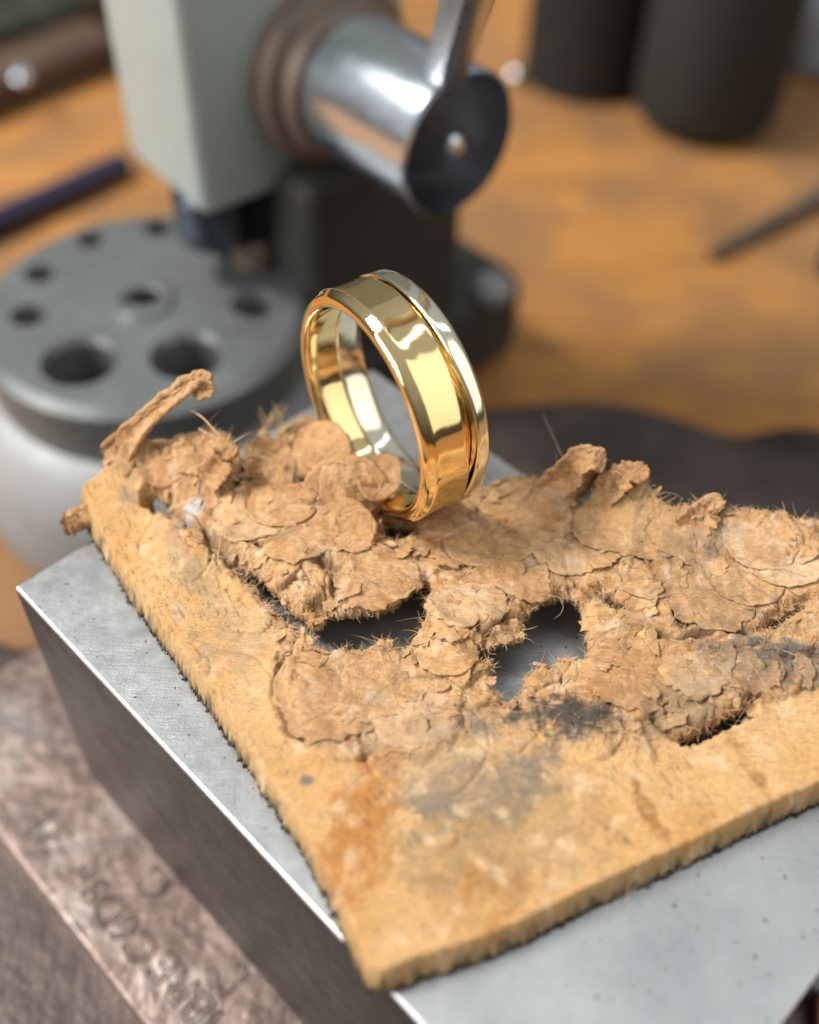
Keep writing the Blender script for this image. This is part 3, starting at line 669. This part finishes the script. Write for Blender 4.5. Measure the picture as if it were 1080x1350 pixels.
strip([(795, 650, 6.8), (815, 634, 8.0), (836, 626, 8.8), (853, 634, 8.9)], [3.4, 3.4, 3.0, 2.2], .5, 15, .7)
strip([(722, 650, 5.9), (745, 630, 7.8), (764, 612, 9.6), (780, 606, 10.4), (796, 616, 9.6)], [3.4, 3.8, 3.8, 3.2, 2.2], .5, 18, .8)
strip([(272, 636, 6.4), (290, 614, 8.2), (302, 598, 9.4), (311, 602, 9.6)], [3.0, 3.0, 2.4, 1.6], .4, 21, .5)
strip([(905, 700, 5.9), (925, 682, 7.2), (940, 668, 8.0), (948, 676, 7.8)], [3.6, 3.4, 2.8, 2.0], .45, 24, .6)

# thin flakes and half cut chips lying on the torn hide, one side lifted
zsm = np.full(ny*nx, np.nan); zsm[idx] = ztop; zsm[idx[~inside]] = np.nan; ZG = zsm.reshape(ny, nx)
def blur(a):
    w_ = np.isfinite(a).astype(float); v_ = np.where(np.isfinite(a), a, 0); k = 5
    def box(q):
        for ax in (0, 1):
            c_ = np.cumsum(np.concatenate([np.zeros_like(np.take(q, [0], ax)), q], ax), ax); n_ = q.shape[ax]
            hi = np.clip(np.arange(n_)+k+1, 0, n_); lo = np.clip(np.arange(n_)-k, 0, n_); q = np.take(c_, hi, ax)-np.take(c_, lo, ax)
        return q
    return box(v_)/np.maximum(box(w_), .5), box(w_)
ZS, ZW = blur(ZG)
def surf(px_, py_):
    fx = (np.asarray(px_)-gx[0])/st; fy = (np.asarray(py_)-gy[0])/st; ix = np.clip(fx.astype(int), 0, nx-2); iy = np.clip(fy.astype(int), 0, ny-2); u_, v_ = fx-ix, fy-iy
    q = lambda A: (A[iy, ix]*(1-u_)+A[iy, ix+1]*u_)*(1-v_)+(A[iy+1, ix]*(1-u_)+A[iy+1, ix+1]*u_)*v_
    return q(ZS), q(ZW)
def flake(cx, cy, r, rt, tw, az, lift, thick, seed, ns=8, na=34, rough_=.16):
    """returns verts, faces, colours of one thin flake following the hide, raised on the side az"""
    rr = np.linspace(0, 1, ns+1)[1:]**.85; ta = np.arange(na)*2*PI/na; RR, TA = np.meshgrid(rr, ta, indexing='ij'); RR, TA = RR.ravel(), TA.ravel()
    out = 1+rough_*fbm(np.cos(TA)*1.3+seed, np.sin(TA)*1.3, seed, 4, .6)*2+.05*perlin(TA*6, TA*0+seed, seed+2)*(RR > .9)
    a_, b_ = RR*r*out*np.cos(TA), RR*r*rt*out*np.sin(TA); a_, b_ = np.r_[0, a_], np.r_[0, b_]; RR = np.r_[0, RR]
    xx, yy = cx+a_*math.cos(tw)-b_*math.sin(tw), cy+a_*math.sin(tw)+b_*math.cos(tw)
    zz, ww = surf(xx, yy); z0, w0 = surf(np.array([cx]), np.array([cy]))
    zz = np.where(ww > 12, zz, z0)
    conf = .8 if r > 1.8 else .6
    g_ = ((xx-cx)*math.cos(az)+(yy-cy)*math.sin(az))/r
    zz = conf*zz+(1-conf)*z0+ .04+lift*(np.clip(g_+.35, -.6, 2))**1*1.0+.25*lift*RR*RR+.05*fbm(xx/.8, yy/.8, seed+5, 3)+.03*fbm((xx*math.cos(az)+yy*math.sin(az))/.25, (yy*math.cos(az)-xx*math.sin(az))/1.2, seed+6, 2)
    if r > 1.8: zz = zz+.05*np.sin(9*(RR+.35*g_)+seed)*sstep(.1, .5, RR)*(g_ > 0)-.05*np.exp(-((RR-.72-.1*math.sin(seed))/.035)**2)
    zz = np.where(g_ < -.2, zz-.35*(-.2-g_)*min(1, r), zz)+.07*fbm(xx/1.5, yy/1.5, seed+11, 4)*min(r, 2)
    tk = thick*(1-.6*RR**8); V = np.concatenate([np.stack([xx, yy, zz+tk*.5], 1), np.stack([xx, yy, zz-tk*.5], 1)]); n_ = len(xx); F = []
    for o_, fl in ((0, 0), (n_, 1)):
        for k in range(na):
            l = (k+1) % na; f = [(o_, o_+1+k, o_+1+l)]
            F += [tuple(q[::-1]) if fl else q for q in f]
            for i in range(ns-1):
                q = (o_+1+i*na+k, o_+1+(i+1)*na+k, o_+1+(i+1)*na+l, o_+1+i*na+l); F.append(q[::-1] if fl else q)
    e0 = 1+(ns-1)*na
    for k in range(na):
        l = (k+1) % na; F.append((e0+k, n_+e0+k, n_+e0+l, e0+l))
    return V, F
def put_flake(name, V, F, tint, seed):
    o = mesh(name, V, F, M['leather']); x_, y_ = V[:, 0], V[:, 1]
    c_ = np.ones((len(V), 4), np.float32)
    jj = np.clip(((y_-gy[0])/st).round().astype(int), 0, ny-1); kk = np.clip(((x_-gx[0])/st).round().astype(int), 0, nx-1); q = inv[jj*nx+kk]
    own = np.array(tint)[None]*(1+.16*fbm(x_/1.1, y_/1.1, seed, 3))[:, None]
    b_ = np.where((q >= 0)[:, None], col[np.maximum(q, 0)]*.68+own*.32, own)
    b_ = b_+(np.array((.74, .50, .29))-b_)*sstep(.15, .5, fbm(x_/.6, y_/.6, seed+3, 3))[:, None]*.5
    c_[:, :3] = b_; c_[:, 3] = .6
    o.data.color_attributes.new('tint', 'FLOAT_COLOR', 'POINT').data.foreach_set('color', c_.ravel()); child(o, ls); return o
DOWN = -PI/2
for k, (px, py, r, rt, az, lift) in enumerate([(650, 718, 4.6, .68, DOWN+.2, .16), (500, 770, 4.0, .72, DOWN+.3, .35), (615, 795, 3.4, .85, DOWN+.1, .30), (812, 700, 4.2, .8, 3.6, .22), (850, 705, 3.9, .9, 3.7, .22), (930, 795, 4.2, .8, DOWN-.2, .25),
        (1035, 748, 3.6, .7, DOWN, .30), (832, 890, 4.0, .9, 3.4, .14), (515, 905, 4.2, .85, 3.9, .22), (522, 900, 2.6, .9, 3.2, .18), (545, 945, 3.9, .85, DOWN, .07), (445, 935, 4.4, .8, 3.9, .12), (372, 668, 3.2, .9, 4.2, .3), (395, 712, 3.4, .9, 5.0, .25),
        (330, 690, 3.2, .85, 4.4, .3), (222, 628, 2.8, .8, 3.0, .12), (262, 618, 2.4, .9, 3.2, .15), (700, 690, 3.6, .8, 5.4, .2), (745, 735, 3.2, .85, 4.0, .25), (690, 770, 2.8, .9, 4.6, .3), (910, 715, 3.6, .9, 2.6, .25), (985, 770, 3.4, .8, 4.4, .25),
        (1000, 720, 3.4, .9, 4.0, .2), (860, 770, 3.0, .8, 4.8, .25), (590, 870, 2.6, .85, 4.9, .3), (455, 700, 3.6, .9, 5.2, .3), (915, 885, 3.2, .9, 5.0, .2), (975, 880, 3.6, .8, 4.6, .15)]):
    c = plan([(px, py)])[0]; V_, F_ = flake(c[0], c[1], r, rt, rng.random()*.6-.3, az, lift*.58, .13, 300+k*7, 16, 96, .045+.07*(k % 3))
    put_flake('leather_flap', V_, F_, [(.66, .37, .165), (.50, .26, .11), (.80, .54, .33), (.60, .33, .15)][(k*7) % 4], 400+k)
VV = []; FF = []; nn_ = 0; torn_c = np.where((tornm > .6) & (d > .35) & inside)[0]
edge_c = np.where((tornm > .3) & (d > .12) & (d < .7) & inside)[0]
for k in range(340):
    c = rng.choice(edge_c if k % 3 == 0 else torn_c); r = .3+1.3*rng.random()**1.8
    if k % 3 == 0: r = .3+.6*rng.random()
    V_, F_ = flake(x[c], y[c], r, .25+.5*rng.random(), rng.random()*6.3, rng.random()*6.3, .08+.30*rng.random()*min(1, r), .04+.05*rng.random(), 900+k, 5, 26, .45)
    VV.append(V_); FF += [tuple(i+nn_ for i in f) for f in F_]; nn_ += len(V_)
tag(put_flake('torn_flake', np.concatenate(VV), FF, (.64, .38, .18), 77), kind='stuff')

# loose fibres along the torn edges and ridges
cand = np.where(inside & (((d < .5) & ((tornm > .3) | (rng.random(len(d)) < .05))) | ((tornm > .5) & (fib > .45) & (rng.random(len(d)) < .03))))[0]
pick = rng.choice(cand, min(7000, len(cand)), replace=False)
V = []; Fc = []; sd_ = d[pick]
def tube(pts, r):
    b0 = len(V); m = 3
    for i, p in enumerate(pts):
        rr = r*(1-.7*i/(len(pts)-1)); tg = pts[min(i+1, len(pts)-1)]-pts[max(i-1, 0)]; _, u, v = frame(tg+1e-6)
        for k in range(m):
            a_ = 2*PI*k/m; V.append(p+rr*(math.cos(a_)*u+math.sin(a_)*v))
    for i in range(len(pts)-1):
        for k in range(m):
            l = (k+1) % m; Fc.append((b0+i*m+k, b0+i*m+l, b0+(i+1)*m+l, b0+(i+1)*m+k))
P2 = plan([(540, 800), (715, 850)])
for c in pick:
    L_ = abs(rng.normal(.35, .35))+.15
    if rng.random() < .06: L_ *= 2.6
    if d[c] > .6: L_ *= 1.5
    p = np.array([x[c], y[c], ztop[c]]); az = rng.random()*6.28
    dr = np.array([math.cos(az), math.sin(az), (rng.random()*.9-.05)*(1 if d[c] < .6 else .3)]); dr /= np.linalg.norm(dr); bend = rng.normal(0, .5, 3); bend[2] -= .2
    tube([p+dr*L_*t+bend*L_*t*t*.6 for t in (0, .35, .7, 1.0)], .016+.014*rng.random())
def lone(path, r, k=14):
    P = np.array([at(*p) for p in path]); t = np.linspace(0, len(P)-1, k); Q = np.stack([np.interp(t, range(len(P)), P[:, i]) for i in range(3)], 1)
    for _ in range(3): Q[1:-1] = (Q[:-2]+Q[1:-1]*2+Q[2:])/4
    tube(list(Q), r)
lone([(250, 540, 11), (268, 550, 11), (285, 570, 10.5), (296, 580, 10)], .09)
lone([(308, 583, 10), (325, 572, 9), (336, 568, 8)], .07)
lone([(262, 565, 10.5), (275, 572, 10.3), (292, 580, 10)], .06)
lone([(298, 585, 10), (302, 576, 10.6), (303, 570, 11)], .05)
lone([(286, 740, 5.2), (290, 715, 6.4), (296, 690, 6.2)], .05)
lone([(680, 838, 4.8), (668, 832, 5.4), (660, 838, 5.2), (668, 844, 4.6)], .03)
lone([(738, 790, 4.8), (744, 800, 4.0), (738, 812, 3.4), (730, 815, 3)], .03)
for k in range(26):
    a_ = rng.random(); bx_, by_ = 345+30*a_, 566-8*a_; lone([(bx_, by_, 6.8), (bx_-4+10*rng.random(), by_-12, 7.6), (bx_-12+26*rng.random(), by_-14-18*rng.random(), 8.2)], .035, 6)
fb = mesh('loose_fibre', V, np.array(Fc), M['fibre']); tag(fb, kind='stuff'); child(fb, ls)
V = []; Fc = []                                   # dark fuzz and crumbs, blackened as the shadow under the cut edges
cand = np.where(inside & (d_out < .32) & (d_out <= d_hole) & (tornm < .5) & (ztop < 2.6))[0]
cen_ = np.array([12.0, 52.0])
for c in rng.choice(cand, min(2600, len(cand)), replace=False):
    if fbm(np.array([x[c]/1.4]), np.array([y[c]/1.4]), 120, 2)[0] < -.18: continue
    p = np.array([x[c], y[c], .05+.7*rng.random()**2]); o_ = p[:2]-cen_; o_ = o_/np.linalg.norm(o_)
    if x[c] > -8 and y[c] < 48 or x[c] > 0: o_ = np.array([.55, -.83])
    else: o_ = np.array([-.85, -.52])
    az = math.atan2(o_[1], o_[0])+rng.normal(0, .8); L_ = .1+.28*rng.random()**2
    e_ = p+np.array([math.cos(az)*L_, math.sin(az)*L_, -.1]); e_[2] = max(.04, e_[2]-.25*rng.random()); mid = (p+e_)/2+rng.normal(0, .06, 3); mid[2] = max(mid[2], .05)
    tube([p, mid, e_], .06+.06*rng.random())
fz = mesh('dark_fuzz', V, np.array(Fc), M['edge_shade']); tag(fz, kind='stuff'); child(fz, ls)

# ------------------------------------------------------------------ the ring
rg = thing('two_tone_ring', 'polished two tone ring standing upright on the torn leather', 'ring', tuple(RC-np.array([0, 0, 11])))
NT = 240
def ringpart(name, prof, mat, wob=0.0, seed=0):
    """prof(theta) -> list of (s, r) round a closed section"""
    V = []; Fc = []
    for k in range(NT):
        t = 2*PI*k/NT; pr = [(s, r-.22*(r < 9.9)-.1*(9.9 <= r < 10.15)*(s < 1)) for s, r in prof(t)]
        for s, r in pr: V.append(RC+RA*s+r*(math.cos(t)*RU+math.sin(t)*np.array([0, 0, 1.0])))
    m = len(pr)
    for k in range(NT):
        l = (k+1) % NT
        for i in range(m):
            j = (i+1) % m; Fc.append((k*m+i, k*m+j, l*m+j, l*m+i))
    o = mesh(name, V, Fc, mat); import bmesh
    bm = bmesh.new(); bm.from_mesh(o.data); bmesh.ops.recalc_face_normals(bm, faces=bm.faces); bm.to_mesh(o.data); bm.free()
    o.data.polygons.foreach_set('use_smooth', [True]*len(o.data.polygons)); o.modifiers.new('s', 'SUBSURF').levels = 1; o.modifiers['s'].render_levels = 1
    return child(o, rg)
def wv(t, a, n, p): return a*math.sin(n*t+p)
def lerp1(a, b, f): return a+(b-a)*f
def gold_prof(t):
    # t: 0 = side turned to the camera, pi/2 = top, pi = far side
    ro = 11+wv(t, .05, 2, .4)+wv(t, .03, 3, 1.0); ch = .55+.22*math.cos(t-2.0)+.15*math.cos(2*t-.6)
    ro += .014*math.sin(9*t+.6)+.010*math.sin(14*t+2); gs = 4.50+.08*math.sin(2*t+.5)-gap(t)
    P = [(0.55, 9.60), (0.25, 9.66), (0.08, 9.80), (-.02, 10.0), (.0, 10.2), (.10, 10.42), (.22+.1*ch, 10.62)]
    P += [(.34+.45*ch, ro-.20), (.42+.58*ch, ro-.07), (.50+.62*ch, ro-.01), (.60+.64*ch, ro), (1.4+.5*ch, ro-.03), (2.2, ro-.05), (3.0, ro-.04), (gs-.45, ro-.01), (gs-.16, ro+.01), (gs-.06, ro-.02), (gs, ro-.12), (gs+.06, ro-.5), (gs+.10, 9.98), (gs+.9, 9.95), (5.2, 9.92), (5.2, 9.80), (4.0, 9.66), (3.2, 9.60), (3.0, 9.60), (1.2, 9.56)]
    return P
def gap(t): d_ = ((t-.38+PI) % (2*PI))-PI; return .17+.42*math.exp(-(d_/.42)**2)+.08*math.sin(3*t)
def white_prof(t):
    ro = 11.02+wv(t, .05, 2, 2.0); gs = 4.62+.7*gap(t)
    P = [(3.25, 9.58), (3.45, 9.50), (5.8, 9.55), (6.2, 9.66), (6.38, 9.9), (6.40, 10.2), (6.40, 10.6), (6.34, 10.86), (6.18, ro-.04), (6.0, ro), (5.7, ro), (gs+.25, ro), (gs+.10, ro-.03), (gs+.02, ro-.14), (gs, 10.6), (gs, 10.02), (5.22, 9.97), (5.18, 9.82), (4.2, 9.68), (3.4, 9.63)]
    return P
ringpart('yellow_gold_band', gold_prof, M['gold'])
ringpart('white_gold_band', white_prof, M['white'])

# ------------------------------------------------------------------ ring stretching machine behind
DZ = -20.0; DC = np.array([-41.1, 131.3]); DR = 24.9
mc = thing('ring_press', 'grey green cast machine column with chrome cylinder and lever behind the ring', 'machine', (*DC, BZ))
# die wheel: plate with real holes
def wheel(name, c, z0, z1, R_, holes, mat, parent, ringn=96):
    import bmesh
    bm = bmesh.new(); loops = []
    def ringv(cx, cy, r, n, z): return [bm.verts.new(((c[0]+cx+r*math.cos(2*PI*k/n))*S, (c[1]+cy+r*math.sin(2*PI*k/n))*S, z*S)) for k in range(n)]
    top_edges = []
    def wall(a, b):
        n = len(a)
        for k in range(n): bm.faces.new((a[k], a[(k+1) % n], b[(k+1) % n], b[k]))
    o0 = ringv(0, 0, R_, ringn, z1-1.2); o1 = ringv(0, 0, R_-1.5, ringn, z1); ob = ringv(0, 0, R_, ringn, z0)
    wall(ob, o0); wall(o0, o1)
    es = [bm.edges.get((o1[k], o1[(k+1) % ringn])) for k in range(ringn)]
    for hx, hy, hr in holes:
        n = 40; h0 = ringv(hx, hy, hr, n, z1); h1 = ringv(hx, hy, hr*.88, n, z1-1.0); h2 = ringv(hx, hy, hr*.86, n, z1-9.2); wall(h0, h1); wall(h1, h2)
        bm.faces.new(h2); es += [bm.edges.get((h0[k], h0[(k+1) % n])) for k in range(n)]
    bmesh.ops.triangle_fill(bm, use_beauty=True, edges=es)
    bmesh.ops.recalc_face_normals(bm, faces=bm.faces)
    me = bpy.data.meshes.new(name); bm.to_mesh(me); bm.free(); me.polygons.foreach_set('use_smooth', [True]*len(me.polygons))
    o = link(name, me, mat); o.modifiers.new('e', 'EDGE_SPLIT').split_angle = .5; return child(o, parent)
hl = []
for px, py, r in ((190, 388, 2.9), (105, 475, 5.6), (247, 468, 5.5), (37, 415, 2.7), (53, 360, 2.5), (120, 315, 2.3), (210, 300, 2.4), (310, 330, 2.8), (335, 400, 3.6)):
    q = at(px, py, DZ)[:2]-DC; hl.append((q[0], q[1], r))
wheel('die_wheel', DC, DZ-2.8, DZ, DR, hl, M['disc'], mc)
child(lathe('wheel_skirt', [(-2.8, DR-1.3), (-3.6, DR-1.6), (-4.2, DR-.5), (-9.4, DR-.4), (-10.2, DR-1.4)], (DC[0], DC[1], DZ), (0, 0, 1), M['disc'], n=96), mc)
child(lathe('pivot_collar', [(-.6, 3.2), (.35, 3.3), (.6, 3.6), (.6, 4.3), (.2, 4.7), (-.6, 4.8)], (DC[0], DC[1], DZ), (0, 0, 1), M['disc']), mc)
child(lathe('machine_foot', [(-10.1, .01), (-10.1, DR+.5), (-12, DR+3), (-20, DR+6), (-31, DR+6.5), (-33.5, DR+6), (-34.6, DR+5), (-34.6, .01)], (DC[0], DC[1], DZ), (0, 0, 1), M['base'], n=96), mc)
# column head: rounded box; faces run along 43 deg
E1 = np.array([math.cos(math.radians(40)), math.sin(math.radians(40))]); E2 = np.array([-E1[1], E1[0]])
cz = -6.0; cc0 = at(270, 291, cz)[:2]
def hp(a, b): return cc0+E1*a+E2*b
hd = prism('column_head', [hp(0, 0), hp(36, 0), hp(36, 22), hp(0, 22)], cz, 92, M['paint'], bev=0)
hd.data.materials.append(M['paintd'])
bevel(hd, 1.8, 4)
child(hd, mc)
# neck blackened as the shadow below the head and the casting behind the ring
q = hp(20, 8)
child(prism('shadow_neck', [hp(9, 2), hp(40, 2), hp(40, 15), hp(9, 15)], -40, cz+.3, M['black'], bev=1), mc)
child(prism('rear_casting', [hp(12, -8), hp(43, -8), hp(43, 12), hp(12, 12)], BZ+.3, -2, M['paintd'], bev=3), mc)
q0 = at(690, 470, BZ)[:2]
child(prism('casting_foot', [q0, q0+E2*30+E1*-2, q0+E2*30-E1*50, q0-E1*46], BZ+.2, -34, M['paintd'], bev=5, seg=5), mc)
child(solid_cyl('foot_highlight', at(650, 372, -33)-np.array([0, 0, 3.5]), (0, 0, 1), 3.6, 4.4, M['base'], bev=1.2), mc)  # pale knob standing for the highlight on the casting foot
# plunger between head and wheel
child(solid_cyl('plunger', (*at(262, 292, -10)[:2]+np.array([1.5, 3]), -15), (0, 0, 1), 5.6, 10, M['oil'], bev=1.4), mc)
child(solid_cyl('guide_pin', (*at(333, 318, -16)[:2], -19.9), (0, 0, 1), 3.4, 5, M['brass'], bev=.6), mc)
# chrome cylinder out of the dark face
n_ = np.array([math.cos(math.radians(-47)), math.sin(math.radians(-47)), 0]); ce = at(607, 192, 10)
cy = child(lathe('chrome_cylinder', [(-21, 0.01), (-21, 9.2), (-20.6, 9.6), (-.5, 9.6), (-.05, 9.2)], ce, n_, M['chrome'], n=96), mc)
ef = lathe('end_face', [(-.06, 9.22), (0, 9.1), (0, 2.5), (-.5, 2.1), (-4, 2.0), (-4, .01)], ce, n_, M['face'], n=96); child(ef, mc); ef.parent = cy; ef.matrix_parent_inverse = Matrix.Translation(-mc.location)
child(lathe('threaded_collar', [(-38, .01), (-38, 13.0), (-29, 13.2), (-28.5, 12.6), (-24, 12.4), (-23.6, 10.6), (-20.9, 10.4), (-20.9, .01)], ce, n_, M['brass'], n=96), mc)
scw = lathe('grub_screw', [(-3.5, .01), (-3.5, 1.6), (-1.2, 1.6), (-.6, 1.0), (-.5, .01)], ce+np.array([.2, 0, -.7]), n_, M['chrome'], n=32); child(scw, mc)
# lever bar
p0 = at(588, 96, 18); p1 = at(632, -60, 44)
child(solid_cyl('lever_bar', p0-(p1-p0)*.05, p1-p0, 2.6, np.linalg.norm(p1-p0)*1.5, M['brushed'], bev=.5), mc)

# ------------------------------------------------------------------ things on the bench
q = at(940, 205, BZ); child_ = thing('charcoal_tube', 'wide charcoal cylinder with rounded foot standing on the bench at the upper right', 'cylinder', (q[0], q[1]+18, BZ))
child(lathe('tube_body', [(0.3, .01), (.3, 12), (1.0, 15), (3, 17.2), (7, 18), (72, 18.2), (74, 17), (74, .01)], (q[0], q[1]+18, BZ), (0, 0, 1), M['char'], n=96), child_)
q = at(785, 142, BZ); child_ = thing('black_holder', 'black cylinder standing on the bench left of the charcoal cylinder', 'cylinder', (q[0]-1, q[1]+17, BZ))
child(lathe('holder_body', [(.3, .01), (.3, 15.5), (1, 17), (70, 17.2), (71, 16), (71, .01)], (q[0]-1, q[1]+17, BZ), (0, 0, 1), M['black'], n=96), child_)
child(lathe('holder_band', [(50, 17.1), (50.2, 17.7), (54, 17.7), (54.2, 17.1)], (q[0]-1, q[1]+17, BZ), (0, 0, 1), M['char'], n=96), child_)
q = at(1092, 118, BZ)
tag(prism('blue_box', [q[:2]+np.array(v) for v in ((-8, 6), (30, 0), (36, 34), (-4, 40))], BZ+.3, BZ+46, M['blue'], bev=3), 'pale blue box at the upper right corner behind the charcoal cylinder', 'box')
a_, b_ = at(-60, 318, BZ+3), at(168, 214, BZ+3)
tag(solid_cyl('navy_pencil', a_, b_-a_, 2.9, np.linalg.norm(b_-a_), M['navy'], bev=.8, n=24), 'dark navy pencil lying on the orange bench left of the machine', 'pencil')
a_, b_ = at(938, 336, BZ+1.5), at(1180, 204, BZ+4)
tag(solid_cyl('wooden_stick', a_, b_-a_, 1.5, np.linalg.norm(b_-a_), M['stick'], bev=.4, n=20, r2=2.6), 'thin grey brown stick lying on the bench at the right', 'stick')
q = at(1092, 372, BZ)
tag(solid_cyl('dark_peg', (q[0]+1.5, q[1]+3, BZ+.3), (0, .1, 1), 3.2, 11, M['black'], bev=.6, n=32), 'small black peg at the right edge of the bench', 'peg')
q = at(678, 112, BZ)
t_ = thing('steel_ball', 'tiny shiny dark steel ball on the bench between chrome cylinder and black cylinder', 'ball', (q[0], q[1], BZ))
child(lathe('ball_surface', [(2.2*(1-math.cos(PI*k/12))+.3, max(.01, 2.2*math.sin(PI*k/12))) for k in range(13)], (q[0], q[1], BZ), (0, 0, 1), M['chrome'], n=24), t_)
# dark backboard and green cloth at the upper left
k0, k1 = at(-120, 205, BZ)[:2], at(170, 88, BZ)[:2]; dv = (k1-k0)/np.linalg.norm(k1-k0); nv = np.array([-dv[1], dv[0]])
tag(prism('dark_board', [k0, k1, k1+nv*40, k0+nv*40], BZ+.3, BZ+9, M['brown'], bev=2), 'dark brown wooden board at the upper left of the bench', 'board')
X_, Y_ = np.meshgrid(np.linspace(0, 1, 50), np.linspace(0, 1, 50)); X_, Y_ = X_.ravel(), Y_.ravel()
g0 = k0+nv*16
P = np.stack([g0[0]+dv[0]*X_*90+nv[0]*Y_*80, g0[1]+dv[1]*X_*90+nv[1]*Y_*80, BZ+9.6+1.2+5*np.abs(fbm(X_*5, Y_*5, 5, 3))+14*sstep(0, .5, Y_)], 1)
ii = np.arange(2500).reshape(50, 50)
g = mesh('green_cloth', P, np.stack([ii[:-1, :-1].ravel(), ii[:-1, 1:].ravel(), ii[1:, 1:].ravel(), ii[1:, :-1].ravel()], 1), M['green'])
g.modifiers.new('t', 'SOLIDIFY').thickness = 1.2*S; tag(g, 'crumpled dark green cloth lying on the dark board at the upper left corner', 'cloth')
q = at(28, 96, BZ+11)
tag(solid_cyl('steel_stud', (q[0], q[1], BZ+9.05), (0, -.3, 1), 2.2, 3, M['chrome'], bev=.9, n=24), 'small shiny stud on the dark board in front of the green cloth', 'stud')
